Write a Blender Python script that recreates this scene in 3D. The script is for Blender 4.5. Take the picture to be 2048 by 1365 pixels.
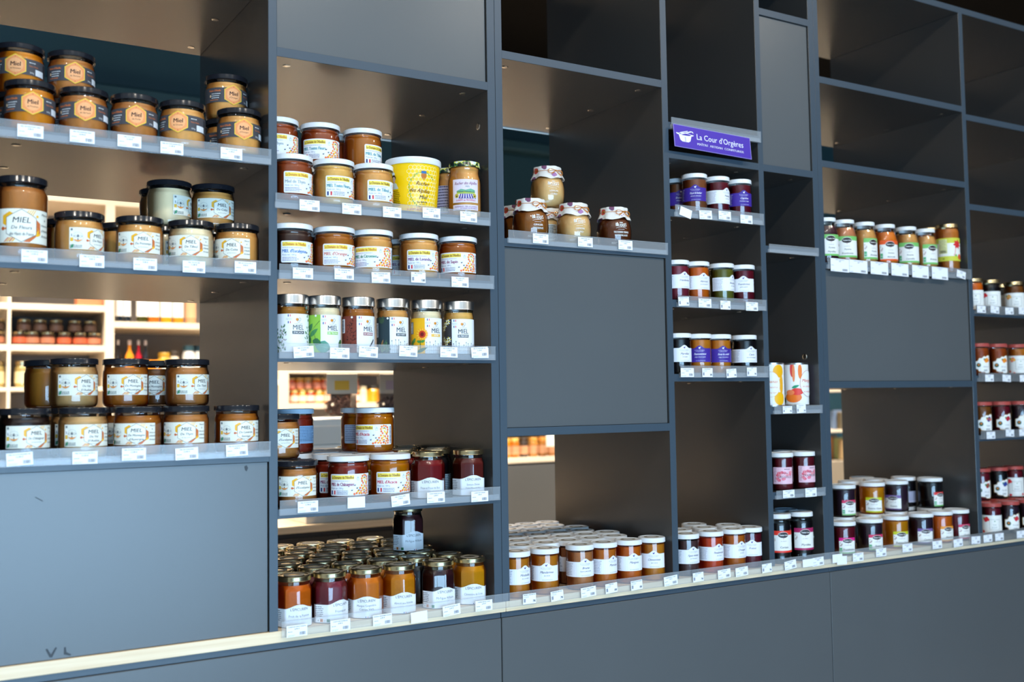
import bpy, bmesh, math, random
from math import sin, cos, tan, pi, atan2, asin, sqrt, radians
from mathutils import Vector, Matrix
random.seed(7)
for o in list(bpy.data.objects): bpy.data.objects.remove(o)
SC = bpy.context.scene
COL = SC.collection

# ------------------------------------------------------------------ camera
FPX = 2096.91
YAW, PITCH, ROLL = radians(31.388), radians(3.27822), radians(-0.86577)
fw = Vector((sin(YAW)*cos(PITCH), cos(YAW)*cos(PITCH), sin(PITCH)))
rt = Vector((cos(YAW), -sin(YAW), 0.0))
up = rt.cross(fw)
R_ = (rt*cos(ROLL) + up*sin(ROLL)).normalized()
U_ = (-rt*sin(ROLL) + up*cos(ROLL)).normalized()
F_ = fw.normalized()
CAM = Vector((0.0, -2.0, 1.45))
cd = bpy.data.cameras.new('camera'); cam = bpy.data.objects.new('camera', cd); COL.objects.link(cam)
m = Matrix((R_, U_, -F_)).transposed().to_4x4(); m.translation = CAM
cam.matrix_world = m
cd.sensor_width = 36.0; cd.lens = 36.0*FPX/2048.0
cd.clip_start = 0.05; cd.clip_end = 60
cd.dof.use_dof = True; cd.dof.focus_distance = 2.35; cd.dof.aperture_fstop = 2.8
SC.camera = cam

def at(px, py, Y):
    """world point on the upright plane at depth Y behind the shelf front that the given picture position looks at"""
    d = R_*((px-1024)/FPX) - U_*((py-682.5)/FPX) + F_
    t = (Y - CAM.y)/d.y
    return CAM + d*t

# ------------------------------------------------------------------ world, light, exposure
SC.view_settings.view_transform = 'Standard'
SC.view_settings.look = 'None'
SC.view_settings.exposure = 0.0
SC.view_settings.gamma = 1.0
SC.view_settings.use_curve_mapping = False
w = bpy.data.worlds.new('world'); SC.world = w; w.use_nodes = True
w.node_tree.nodes['Background'].inputs[0].default_value = (0.55, 0.72, 1.0, 1)
w.node_tree.nodes['Background'].inputs[1].default_value = 0.25

def area(name, loc, target, sx, sy, power, color, spread=180):
    l = bpy.data.lights.new(name, 'AREA'); l.shape = 'RECTANGLE'; l.size = sx; l.size_y = sy
    l.energy = power; l.color = color; l.spread = radians(spread)
    o = bpy.data.objects.new(name, l); COL.objects.link(o)
    o.location = loc
    o.rotation_euler = (Vector(target)-Vector(loc)).to_track_quat('-Z', 'Y').to_euler()
    return o
# daylight through the big shop window behind the camera
area('window_daylight', (0.4, -4.98, 1.05), (0.4, 0, 1.0), 3.6, 1.8, 330, (0.42, 0.70, 1.0))
# ceiling panels in the aisle behind the shelving
for x in (0.2, 2.0, 3.9, 5.8):
    area('ceiling_panel_light', (x, 2.0, 3.42), (x, 2.3, 0), 1.2, 0.6, 74, (1.0, 0.87, 0.72), 100)
# small ceiling spots in the customer aisle
for x in (-0.9, 0.2, 1.3, 2.4, 3.5):
    area('ceiling_spot_light', (x, -1.9, 3.42), (x, -0.9, 0), 0.11, 0.11, 13.5, (1.0, 0.91, 0.78))

# ------------------------------------------------------------------ materials
def sl(h):
    """sRGB triple 0-255 to linear"""
    out = []
    for c in h:
        c = c/255.0
        out.append(c/12.92 if c <= 0.04045 else ((c+0.055)/1.055)**2.4)
    return tuple(out)
MATS = {}
def mat(name, col, rough=0.5, metal=0.0, coat=0.0, spec=0.5, bump=0.0, bscale=300, var=0.0, vscale=6, emit=0):
    if name in MATS: return MATS[name]
    m = bpy.data.materials.new(name); m.use_nodes = True; MATS[name] = m
    nt = m.node_tree; b = nt.nodes['Principled BSDF']
    b.inputs['Base Color'].default_value = (*col, 1)
    b.inputs['Roughness'].default_value = rough
    b.inputs['Metallic'].default_value = metal
    b.inputs['Coat Weight'].default_value = coat
    b.inputs['Coat Roughness'].default_value = 0.05
    b.inputs['Specular IOR Level'].default_value = spec
    if emit:
        b.inputs['Emission Color'].default_value = (*col, 1); b.inputs['Emission Strength'].default_value = emit
    tc = None
    if bump or var:
        tc = nt.nodes.new('ShaderNodeTexCoord')
    if bump:
        n = nt.nodes.new('ShaderNodeTexNoise'); n.inputs['Scale'].default_value = bscale; n.inputs['Detail'].default_value = 3
        bp = nt.nodes.new('ShaderNodeBump'); bp.inputs['Strength'].default_value = bump; bp.inputs['Distance'].default_value = 0.001
        nt.links.new(tc.outputs['Object'], n.inputs['Vector']); nt.links.new(n.outputs[0], bp.inputs['Height'])
        nt.links.new(bp.outputs[0], b.inputs['Normal'])
    if var:
        n = nt.nodes.new('ShaderNodeTexNoise'); n.inputs['Scale'].default_value = vscale; n.inputs['Detail'].default_value = 4
        mx = nt.nodes.new('ShaderNodeMix'); mx.data_type = 'RGBA'
        mx.inputs['A'].default_value = (*[c*(1-var) for c in col], 1); mx.inputs['B'].default_value = (*[min(1, c*(1+var)) for c in col], 1)
        nt.links.new(tc.outputs['Object'], n.inputs['Vector']); nt.links.new(n.outputs[0], mx.inputs[0])
        nt.links.new(mx.outputs['Result'], b.inputs['Base Color'])
    return m

LAM = mat('anthracite_laminate', (0.044, 0.0425, 0.0415), 0.27, bump=0.10, bscale=900, spec=0.85)
EDGE = mat('anthracite_edge_band', (0.046, 0.068, 0.092), 0.40, bump=0.08, bscale=700)
DOOR = mat('grey_door_laminate', (0.096, 0.102, 0.106), 0.30, bump=0.12, bscale=900, var=0.10, vscale=2.2)
GAP = mat('dark_gap', (0.01, 0.012, 0.014), 0.8)
def wood_mat():
    m = bpy.data.materials.new('pale_ash_wood'); m.use_nodes = True; nt = m.node_tree; b = nt.nodes['Principled BSDF']
    tc = nt.nodes.new('ShaderNodeTexCoord'); mp = nt.nodes.new('ShaderNodeMapping'); mp.inputs['Scale'].default_value = (2.2, 40, 60)
    n = nt.nodes.new('ShaderNodeTexNoise'); n.inputs['Scale'].default_value = 2.0; n.inputs['Detail'].default_value = 6
    cr = nt.nodes.new('ShaderNodeValToRGB')
    cr.color_ramp.elements[0].color = (*sl((234, 204, 164)), 1); cr.color_ramp.elements[0].position = 0.3
    cr.color_ramp.elements[1].color = (*sl((252, 228, 194)), 1); cr.color_ramp.elements[1].position = 0.7
    nt.links.new(tc.outputs['Object'], mp.inputs[0]); nt.links.new(mp.outputs[0], n.inputs['Vector'])
    nt.links.new(n.outputs[0], cr.inputs[0]); nt.links.new(cr.outputs[0], b.inputs['Base Color'])
    b.inputs['Roughness'].default_value = 0.5
    return m
WOOD = wood_mat()
CHROME = mat('nickel_fitting', (0.75, 0.72, 0.66), 0.22, 1.0)
SLOT = mat('fitting_slot', (0.03, 0.03, 0.03), 0.6)

def thin(name, tint, refl=1.0, rough=0.02, haze=0.0, hazecol=(0.6, 0.66, 0.72), ior=1.5):
    m = bpy.data.materials.new(name); m.use_nodes = True; nt = m.node_tree
    for n in list(nt.nodes): nt.nodes.remove(n)
    out = nt.nodes.new('ShaderNodeOutputMaterial')
    tr = nt.nodes.new('ShaderNodeBsdfTransparent'); tr.inputs[0].default_value = (*tint, 1)
    gl = nt.nodes.new('ShaderNodeBsdfGlossy'); gl.inputs['Roughness'].default_value = rough; gl.inputs[0].default_value = (refl, refl, refl, 1)
    fr = nt.nodes.new('ShaderNodeFresnel'); fr.inputs[0].default_value = ior
    base = tr.outputs[0]
    if haze:
        df = nt.nodes.new('ShaderNodeBsdfDiffuse'); df.inputs[0].default_value = (*hazecol, 1)
        mh = nt.nodes.new('ShaderNodeMixShader'); mh.inputs[0].default_value = haze
        nt.links.new(tr.outputs[0], mh.inputs[1]); nt.links.new(df.outputs[0], mh.inputs[2]); base = mh.outputs[0]
    mx = nt.nodes.new('ShaderNodeMixShader')
    nt.links.new(fr.outputs[0], mx.inputs[0]); nt.links.new(base, mx.inputs[1]); nt.links.new(gl.outputs[0], mx.inputs[2])
    nt.links.new(mx.outputs[0], out.inputs[0])
    return m
GLASS = thin('clear_jar_glass', (0.96, 0.97, 0.96))
RAIL = thin('frosted_clear_acrylic', (0.97, 0.98, 0.99), rough=0.10, haze=0.13, hazecol=(0.84, 0.86, 0.88), ior=1.22)

CONT = {}
def content(name, rgb, transl=0.25, grain=0.0):
    if name in CONT: return CONT[name]
    col = sl([min(250, c*1.16+4) for c in rgb])
    m = bpy.data.materials.new('filling_'+name); m.use_nodes = True; nt = m.node_tree; b = nt.nodes['Principled BSDF']
    out = nt.nodes['Material Output']
    b.inputs['Base Color'].default_value = (*col, 1); b.inputs['Roughness'].default_value = 0.35
    tl = nt.nodes.new('ShaderNodeBsdfTranslucent'); tl.inputs[0].default_value = (*[min(1, c*1.6) for c in col], 1)
    if grain:
        tc = nt.nodes.new('ShaderNodeTexCoord'); n = nt.nodes.new('ShaderNodeTexNoise'); n.inputs['Scale'].default_value = 160; n.inputs['Detail'].default_value = 3
        mx = nt.nodes.new('ShaderNodeMix'); mx.data_type = 'RGBA'
        mx.inputs['A'].default_value = (*[c*(1-grain) for c in col], 1); mx.inputs['B'].default_value = (*[min(1, c*(1+grain)) for c in col], 1)
        nt.links.new(tc.outputs['Object'], n.inputs['Vector']); nt.links.new(n.outputs[0], mx.inputs[0])
        nt.links.new(mx.outputs['Result'], b.inputs['Base Color'])
    mix = nt.nodes.new('ShaderNodeMixShader'); mix.inputs[0].default_value = transl
    nt.links.new(b.outputs[0], mix.inputs[1]); nt.links.new(tl.outputs[0], mix.inputs[2]); nt.links.new(mix.outputs[0], out.inputs[0])
    CONT[name] = m
    return m
C_ = dict(
 gold=((214, 132, 20), .3, 0), caramel=((176, 112, 52), .15, .1), tan=((206, 150, 80), .15, .06), pale=((242, 192, 158), .08, .05),
 greyhoney=((198, 154, 100), .15, .05), amber=((178, 104, 26), .3, .05), darkamber=((120, 66, 20), .3, .05), chestnut=((44, 24, 18), .2, 0),
 darkbrown=((62, 34, 26), .2, 0), redamber=((150, 62, 16), .3, .1), yellowtan=((214, 162, 84), .15, .12), sapin=((172, 92, 20), .3, .05),
 clear=((250, 128, 0), .55, 0), oldgold=((172, 112, 36), .3, .05), cherryred=((120, 22, 26), .3, .1), rust=((140, 36, 14), .3, 0),
 orangejam=((204, 98, 14), .3, .12), raspberry=((122, 32, 46), .2, .2), mango=((218, 114, 18), .3, .12), apricot=((230, 126, 14), .35, .2),
 fig=((52, 20, 24), .15, .4), clementine=((244, 138, 8), .35, .12), black=((14, 8, 12), .1, 0), strawberry=((128, 16, 20), .3, .12),
 divine=((98, 28, 22), .2, .1), lemon=((214, 172, 116), .15, .06), ginger=((150, 88, 30), .25, .2), dundee=((106, 48, 14), .3, .25),
 mirabelle=((222, 124, 26), .35, .2), brune=((182, 112, 62), .2, .15), maracuja=((206, 112, 28), .35, .12), figpaste=((78, 46, 44), .15, .5),
 grapefruit=((212, 70, 24), .35, .12), orange2=((196, 102, 24), .35, .1), purple=((60, 16, 30), .15, .1), pinkbrown=((178, 112, 72), .15, .08),
 applered=((186, 110, 40), .25, .08), compote=((190, 138, 72), .15, .08), orangecomp=((216, 118, 28), .25, .08), green=((104, 98, 30), .25, .2),
 yellowjelly=((226, 138, 12), .5, 0), lilac=((44, 24, 36), .1, .1), crimson=((104, 16, 30), .3, .15), brownjam=((132, 72, 38), .25, .15))
def CM(k): return content(k, *C_[k])

LID = dict(
 black=mat('black_lid_lacquer', (0.012, 0.013, 0.018), 0.16, spec=0.6),
 white=mat('white_lid_lacquer', (0.80, 0.82, 0.84), 0.28),
 blue=mat('blue_white_lid_lacquer', (0.40, 0.56, 0.72), 0.28),
 silver=mat('brushed_silver_lid', (0.72, 0.75, 0.78), 0.26, 1.0),
 gold=mat('gold_lid', (0.72, 0.60, 0.36), 0.24, 1.0),
 red=mat('red_lid_lacquer', (0.42, 0.07, 0.06), 0.3),
 tin=mat('tin_rim', (0.62, 0.64, 0.66), 0.3, 1.0))
SEAL = mat('lid_paper_seal', (0.30, 0.27, 0.22), 0.5)
PRINT = None
def print_mat():
    m = bpy.data.materials.new('printed_paper'); m.use_nodes = True; nt = m.node_tree; b = nt.nodes['Principled BSDF']
    v = nt.nodes.new('ShaderNodeVertexColor'); v.layer_name = 'Col'
    nt.links.new(v.outputs[0], b.inputs['Base Color']); b.inputs['Roughness'].default_value = 0.42
    b.inputs['Specular IOR Level'].default_value = 0.3
    return m
PRINT = print_mat()

# ------------------------------------------------------------------ object helpers
def link(name, me, mats, parent=None, kind=None):
    o = bpy.data.objects.new(name, me); COL.objects.link(o)
    if mats is not None:
        if not isinstance(mats, (list, tuple)): mats = [mats]
        if len(me.materials) == 0:
            for q in mats: me.materials.append(q)
        else:
            for i, q in enumerate(mats):
                if me.materials[i] != q:
                    o.material_slots[i].link = 'OBJECT'; o.material_slots[i].material = q
    if parent is not None: o.parent = parent
    if kind: o['kind'] = kind
    return o
def empty(name, loc=(0, 0, 0), rz=0.0):
    o = bpy.data.objects.new(name, None); COL.objects.link(o); o.location = loc; o.rotation_euler = (0, 0, rz)
    o.empty_display_size = 0.05
    return o
def tag(o, label, cat, group=None, kind=None):
    o['label'] = label; o['category'] = cat
    if group: o['group'] = group
    if kind: o['kind'] = kind
    return o
def meshdata(name, verts, faces, smooth=None, mi=None):
    me = bpy.data.meshes.new(name); me.from_pydata([tuple(v) for v in verts], [], faces); me.update()
    if mi: me.polygons.foreach_set('material_index', mi)
    if smooth is not None:
        me.polygons.foreach_set('use_smooth', [True]*len(me.polygons))
        me.set_sharp_from_angle(angle=radians(smooth))
    return me
def boxdata(x0, x1, y0, y1, z0, z1, bev=0.0):
    bm = bmesh.new()
    bmesh.ops.create_cube(bm, size=1)
    for v in bm.verts:
        v.co = Vector((x0 if v.co.x < 0 else x1, y0 if v.co.y < 0 else y1, z0 if v.co.z < 0 else z1))
    if bev:
        bmesh.ops.bevel(bm, geom=list(bm.edges), offset=bev, segments=1, profile=0.5, affect='EDGES')
    me = bpy.data.meshes.new('box'); bm.to_mesh(me); bm.free()
    return me
def box(name, x0, x1, y0, y1, z0, z1, m, parent=None, bev=0.0008, kind=None):
    return link(name, boxdata(x0, x1, y0, y1, z0, z1, bev), m, parent, kind)
def boxes(name, lst, m, parent=None, kind=None):
    V = []; F = []
    for x0, x1, y0, y1, z0, z1 in lst:
        b = len(V)
        V += [(x0, y0, z0), (x1, y0, z0), (x1, y1, z0), (x0, y1, z0), (x0, y0, z1), (x1, y0, z1), (x1, y1, z1), (x0, y1, z1)]
        F += [(b, b+3, b+2, b+1), (b+4, b+5, b+6, b+7), (b, b+1, b+5, b+4), (b+1, b+2, b+6, b+5), (b+2, b+3, b+7, b+6), (b+3, b, b+4, b+7)]
    return link(name, meshdata(name, V, F), m, parent, kind)
def octr(th, R, k=1.0, n=8, rot=0.0):
    """radius of a rounded regular polygon (circum-flat radius R) in direction th; k=1 full facets, 0 round"""
    a = (th-rot) % (2*pi/n) - pi/n
    # facet centres at multiples of 2pi/n
    a2 = ((th-rot + pi/n) % (2*pi/n)) - pi/n
    poly = R/cos(a2)
    poly = min(poly, R*1.066)
    return R*(1-k) + poly*k
def lathe(name, prof, seg=28, facet=None, smooth=40, rot=0.0):
    """prof: list of (r,z) or (r,z,k) ; facet: number of sides"""
    V = []; F = []; rings = []
    for p in prof:
        r, z = p[0], p[1]; k = p[2] if len(p) > 2 else 0
        if r < 1e-6:
            V.append((0, 0, z)); rings.append([len(V)-1]); continue
        ring = []
        for i in range(seg):
            th = 2*pi*i/seg
            rr = octr(th, r, k, facet, rot) if facet else r
            V.append((rr*sin(th), -rr*cos(th), z)); ring.append(len(V)-1)
        rings.append(ring)
    for a, b in zip(rings, rings[1:]):
        if len(a) == 1 and len(b) == 1: continue
        for i in range(seg):
            j = (i+1) % seg
            if len(a) == 1: F.append((a[0], b[j], b[i]))
            elif len(b) == 1: F.append((a[i], a[j], b[0]))
            else: F.append((a[i], a[j], b[j], b[i]))
    return meshdata(name, V, F, smooth)

# ------------------------------------------------------------------ printed labels built as thin flat-colour geometry
_TX = {}
def text_tris(s):
    if s in _TX: return _TX[s]
    c = bpy.data.curves.new('t', 'FONT'); c.body = s; c.size = 1.0; c.resolution_u = 2; c.align_x = 'LEFT'; c.fill_mode = 'FRONT'
    o = bpy.data.objects.new('t', c)
    me = bpy.data.meshes.new_from_object(o)
    me.calc_loop_triangles()
    vs = [(v.co.x, v.co.y) for v in me.vertices]
    tr = [tuple(t.vertices) for t in me.loop_triangles]
    bpy.data.meshes.remove(me); bpy.data.objects.remove(o); bpy.data.curves.remove(c)
    if vs: x0 = min(v[0] for v in vs); x1 = max(v[0] for v in vs)
    else: x0 = x1 = 0
    _TX[s] = (vs, tr, x0, x1)
    return _TX[s]

class Art:
    """flat artwork in millimetres: u to the right, v up from the base"""
    def __init__(s, name): s.name = name; s.p = []; s.layer = 0
    def poly(s, pts, col, layer=None):
        s.p.append((pts, sl(col), s.layer if layer is None else layer)); return s
    def up(s): s.layer += 1; return s
    def rect(s, u0, v0, u1, v1, col, rot=0):
        pts = [(u0, v0), (u1, v0), (u1, v1), (u0, v1)]
        if rot:
            cu, cv = (u0+u1)/2, (v0+v1)/2; c, q = cos(radians(rot)), sin(radians(rot))
            pts = [(cu+(a-cu)*c-(b-cv)*q, cv+(a-cu)*q+(b-cv)*c) for a, b in pts]
        return s.poly(pts, col)
    def ngon(s, u, v, r, n, col, rot=0, sy=1.0):
        return s.poly([(u+r*sin(rot+2*pi*i/n), v+r*sy*cos(rot+2*pi*i/n)) for i in range(n)][::-1], col)
    def ell(s, u, v, a, b, col, n=18):
        return s.poly([(u+a*cos(2*pi*i/n), v+b*sin(2*pi*i/n)) for i in range(n)], col)
    def ring(s, u, v, r, wd, n, col, rot=0, sy=1.0, a0=0, a1=1):
        k0 = int(n*a0); k1 = int(n*a1)
        for i in range(k0, k1):
            t0 = rot+2*pi*i/n; t1 = rot+2*pi*(i+1)/n
            s.poly([(u+(r-wd)*sin(t0), v+(r-wd)*sy*cos(t0)), (u+(r-wd)*sin(t1), v+(r-wd)*sy*cos(t1)),
                    (u+r*sin(t1), v+r*sy*cos(t1)), (u+r*sin(t0), v+r*sy*cos(t0))], col)
        return s
    def rrect(s, u0, v0, u1, v1, r, col):
        pts = []
        for cx, cy, a in ((u1-r, v0+r, -90), (u1-r, v1-r, 0), (u0+r, v1-r, 90), (u0+r, v0+r, 180)):
            for k in range(4):
                t = radians(a+30*k); pts.append((cx+r*cos(t), cy+r*sin(t)))
        return s.poly(pts, col)
    def text(s, t, u, v, h, col, align='C', shear=0.0, sx=1.0, maxw=None, rot=0, bold=0.0):
        vs, tr, x0, x1 = text_tris(t)
        if not vs: return s
        k = h/0.70; wd = (x1-x0)*k*sx
        if maxw and wd > maxw: sx *= maxw/wd; wd = maxw
        off = {'C': -wd/2, 'L': 0, 'R': -wd}[align]
        c, q = cos(radians(rot)), sin(radians(rot)); lc = sl(col)
        for dd in ((0, bold) if bold else (0,)):
            P = []
            for x, y in vs:
                a = (x-x0)*k*sx + off + shear*y*k + dd; b = y*k
                P.append((u + a*c - b*q, v + a*q + b*c))
            for i, j, l in tr: s.p.append(([P[i], P[j], P[l]], lc, s.layer))
        return s
    def lines(s, u0, u1, v, n, dv, th, col, seed=1, rot=0):
        """rows of tiny print, as broken dashes"""
        rr = random.Random(seed)
        for k in range(n):
            x = u0; y = v-k*dv
            end = u1 - rr.random()*0.25*(u1-u0)
            while x < end:
                L = rr.uniform(1.2, 4.0); L = min(L, end-x)
                s.rect(x, y, x+L, y+th, col); x += L+0.7
        return s
    def bars(s, u0, v0, u1, v1, col, seed=3, vert=True):
        rr = random.Random(seed); x = u0 if vert else v0; e = u1 if vert else v1
        while x < e:
            wd = rr.uniform(0.3, 0.9)
            if vert: s.rect(x, v0, min(x+wd, e), v1, col)
            else: s.rect(u0, x, u1, min(x+wd, e), col)
            x += wd + rr.uniform(0.3, 0.8)
        return s
    def clipped(s, umin, umax, vmin=-1e9, vmax=1e9):
        out = []
        for pts, c, l in s.p:
            q = clip(clip(clip(clip(pts, 0, umin, 1), 0, umax, -1), 1, vmin, 1), 1, vmax, -1)
            if len(q) > 2: out.append((q, c, l))
        s.p = out; return s
    def mesh(s, rfun=None, dlayer=0.00012, du=5.0, flat=False):
        """wrap round a body: rfun(theta, z) -> radius (m); theta 0 faces local -Y.  flat: lie on the XZ plane facing -Y"""
        V = []; F = []; CC = []
        for pts, c, l in s.p:
            if flat: parts = [pts]
            else:
                us = [p[0] for p in pts]; a, b = min(us), max(us); parts = []
                k0 = math.floor(a/du); k1 = math.floor(b/du - 1e-9)
                if k0 >= k1: parts = [pts]
                else:
                    for k in range(k0, k1+1):
                        q = clip(clip(pts, 0, k*du, 1), 0, (k+1)*du, -1)
                        if len(q) > 2: parts.append(q)
            for q in parts:
                if len(q) < 3: continue
                b0 = len(V)
                for u, v in q:
                    z = v*0.001
                    if flat: V.append((u*0.001, -l*dlayer, z))
                    else:
                        rn = rfun(None, z); th = u*0.001/rn
                        r = rfun(th, z) + l*dlayer + 0.00022
                        V.append((r*sin(th), -r*cos(th), z))
                ar = sum(q[i][0]*q[(i+1) % len(q)][1]-q[(i+1) % len(q)][0]*q[i][1] for i in range(len(q)))
                idx = list(range(b0, b0+len(q)))
                if ar < 0: idx.reverse()
                F.append(tuple(idx)); CC.append((c, len(q)))
        me = bpy.data.meshes.new(s.name); me.from_pydata(V, [], F)
        ca = me.color_attributes.new('Col', 'FLOAT_COLOR', 'CORNER')
        buf = []
        for c, n in CC:
            for _ in range(n): buf += [c[0], c[1], c[2], 1.0]
        ca.data.foreach_set('color', buf)
        me.materials.append(PRINT)
        me.update()
        return me
def clip(pts, ax, val, sgn):
    if not pts: return pts
    out = []; n = len(pts)
    for i in range(n):
        p, q = pts[i], pts[(i+1) % n]
        a = (p[ax]-val)*sgn; b = (q[ax]-val)*sgn
        if a >= 0: out.append(p)
        if (a > 0 and b < 0) or (a < 0 and b > 0):
            t = a/(a-b); out.append((p[0]+(q[0]-p[0])*t, p[1]+(q[1]-p[1])*t))
    return out
# ------------------------------------------------------------------ jar kinds
# R body radius, H total height, L lid radius, l lid height, glass profile, fill level
def prof_std(R, H, l, neck, zs, ft=0.006, n=None):
    """round shouldered jar: base, wall, shoulder from zs to neck"""
    nt = H-l
    return [(0, 0.0015), (R*0.70, 0.0015), (R*0.80, 0.0), (R*0.92, 0.0015), (R*0.985, ft), (R, ft+0.006), (R, zs),
            (R*0.985, zs+0.003), (R*0.95, zs+0.006), (neck+0.0006, zs+0.0085), (neck, zs+0.010), (neck, nt-0.001), (neck+0.0012, nt), (neck, nt+0.0015), (neck, H-0.003)]
def shrink(prof, t, top):
    out = []
    for p in prof:
        r = max(0, p[0]-t) if p[0] > 0 else 0; z = max(p[1], 0.0032)
        if z > top: break
        out.append((r, z)+tuple(p[2:]))
    lr = out[-1]
    out.append((lr[0], top)+tuple(lr[2:])); out.append((0, top))
    return out
K = {}
def kind(name, R, H, L, l, prof, fill, facet=None, seg=32, rot=0.0, lidprof=None):
    sm = 16 if facet else 35
    g = lathe(name+'_glass', prof, seg, facet, sm, rot)
    c = lathe(name+'_filling', shrink(prof, 0.0013, fill), seg, facet, sm, rot)
    lp = lidprof or [(L*0.96, H-l+0.0005), (L, H-l), (L*1.012, H-l+0.0008), (L, H-l+0.0018), (L, H-0.0022), (L-0.0006, H-0.0008), (L-0.0022, H), (L*0.86, H), (L*0.83, H-0.0012), (L*0.45, H-0.0012), (L*0.43, H-0.0006), (0, H-0.0006)]
    li = lathe(name+'_lid', lp, 36, None, 30)
    K[name] = dict(R=R, H=H, L=L, g=g, c=c, l=li, facet=facet, rot=rot)
kind('honey', .0425, .0925, .0433, .0112, prof_std(.0425, .0925, .0112, .0398, .066), .0755)
kind('abeille', .0420, .0975, .0432, .0112, prof_std(.0420, .0975, .0112, .0398, .072), .083)
kind('honeytall', .0430, .148, .0428, .0125, prof_std(.0430, .148, .0125, .039, .118), .128)
kind('silver', .0338, .118, .0344, .0195, prof_std(.0338, .118, .0195, .0318, .084), .0925)
R = .0346
kind('octagon', R, .099, .0338, .0105,
     [(0, .002), (R*.7, .002, 1), (R*.82, 0, 1), (R*.97, .003, 1), (R, .007, 1), (R, .068, 1), (R*.985, .072, .9), (R*.94, .0765, .5), (.0318, .080), (.0308, .0815), (.0308, .0885), (.0318, .0895), (.0308, .091), (.0308, .096)],
     .081, facet=8, seg=48, rot=pi/8)
kind('cour', .0322, .1025, .0332, .0115, [(0, .002), (.024, .002), (.027, 0), (.0308, .002), (.0322, .006), (.0322, .087), (.0318, .0895), (.0308, .0905), (.0308, .0995)], .0865)
kind('bridges', .0425, .102, .0335, .012,
     [(0, .002), (.024, .002), (.028, 0), (.034, .003), (.0385, .010), (.0415, .022), (.0428, .036), (.0425, .050), (.0408, .062), (.037, .0725), (.0322, .079), (.0308, .082), (.0308, .099)], .0800)
kind('short', .0362, .0915, .0368, .0105, [(0, .002), (.026, .002), (.030, 0), (.0345, .002), (.0362, .006), (.0362, .0765), (.0355, .0785), (.0342, .080), (.0342, .0885)], .0765)
kind('compote', .0352, .130, .0300, .0115,
     [(0, .002), (.026, .002), (.030, 0), (.0335, .002), (.0352, .006), (.0352, .083), (.0346, .088), (.0328, .095), (.0300, .105), (.0282, .111), (.0276, .115), (.0276, .127)], .106)
kind('tall', .0352, .152, .0335, .0115,
     [(0, .002), (.026, .002), (.030, 0), (.0335, .003), (.0352, .008), (.0352, .124), (.0346, .130), (.0325, .136), (.0308, .139), (.0308, .149)], .137)
kind('syrup', .0325, .130, .0328, .012,
     [(0, .002), (.026, .002), (.029, 0), (.0305, .002), (.0318, .006), (.0318, .017), (.0308, .021), (.0318, .025), (.0325, .030), (.0325, .098), (.0318, .104), (.0300, .108), (.0298, .113), (.0305, .1165), (.0300, .1175), (.0300, .127)], .106)
kind('straight', .0318, .100, .0328, .0115, [(0, .002), (.024, .002), (.027, 0), (.0303, .002), (.0318, .006), (.0318, .084), (.0313, .0865), (.0303, .088), (.0303, .097)], .085)
kind('small', .0300, .101, .0310, .011, prof_std(.0300, .101, .011, .0280, .076), .086)
kind('alpine', .0375, .126, .0352, .012,
     [(0, .002), (.027, .002), (.031, 0), (.0355, .002), (.0370, .007), (.0375, .020), (.0372, .080), (.0360, .088), (.0335, .096), (.0325, .100), (.0325, .108), (.0332, .1105), (.0325, .112), (.0325, .123)], .114)

def rf(k):
    kk = K[k]
    def f(th, z):
        if th is None or not kk['facet']: return kk['R']
        return octr(th, kk['R'], 1.0, kk['facet'], kk['rot'])
    return f
LAB = {}
CR, INK, GRY = (236, 234, 220), (40, 40, 48), (130, 130, 135)

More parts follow.
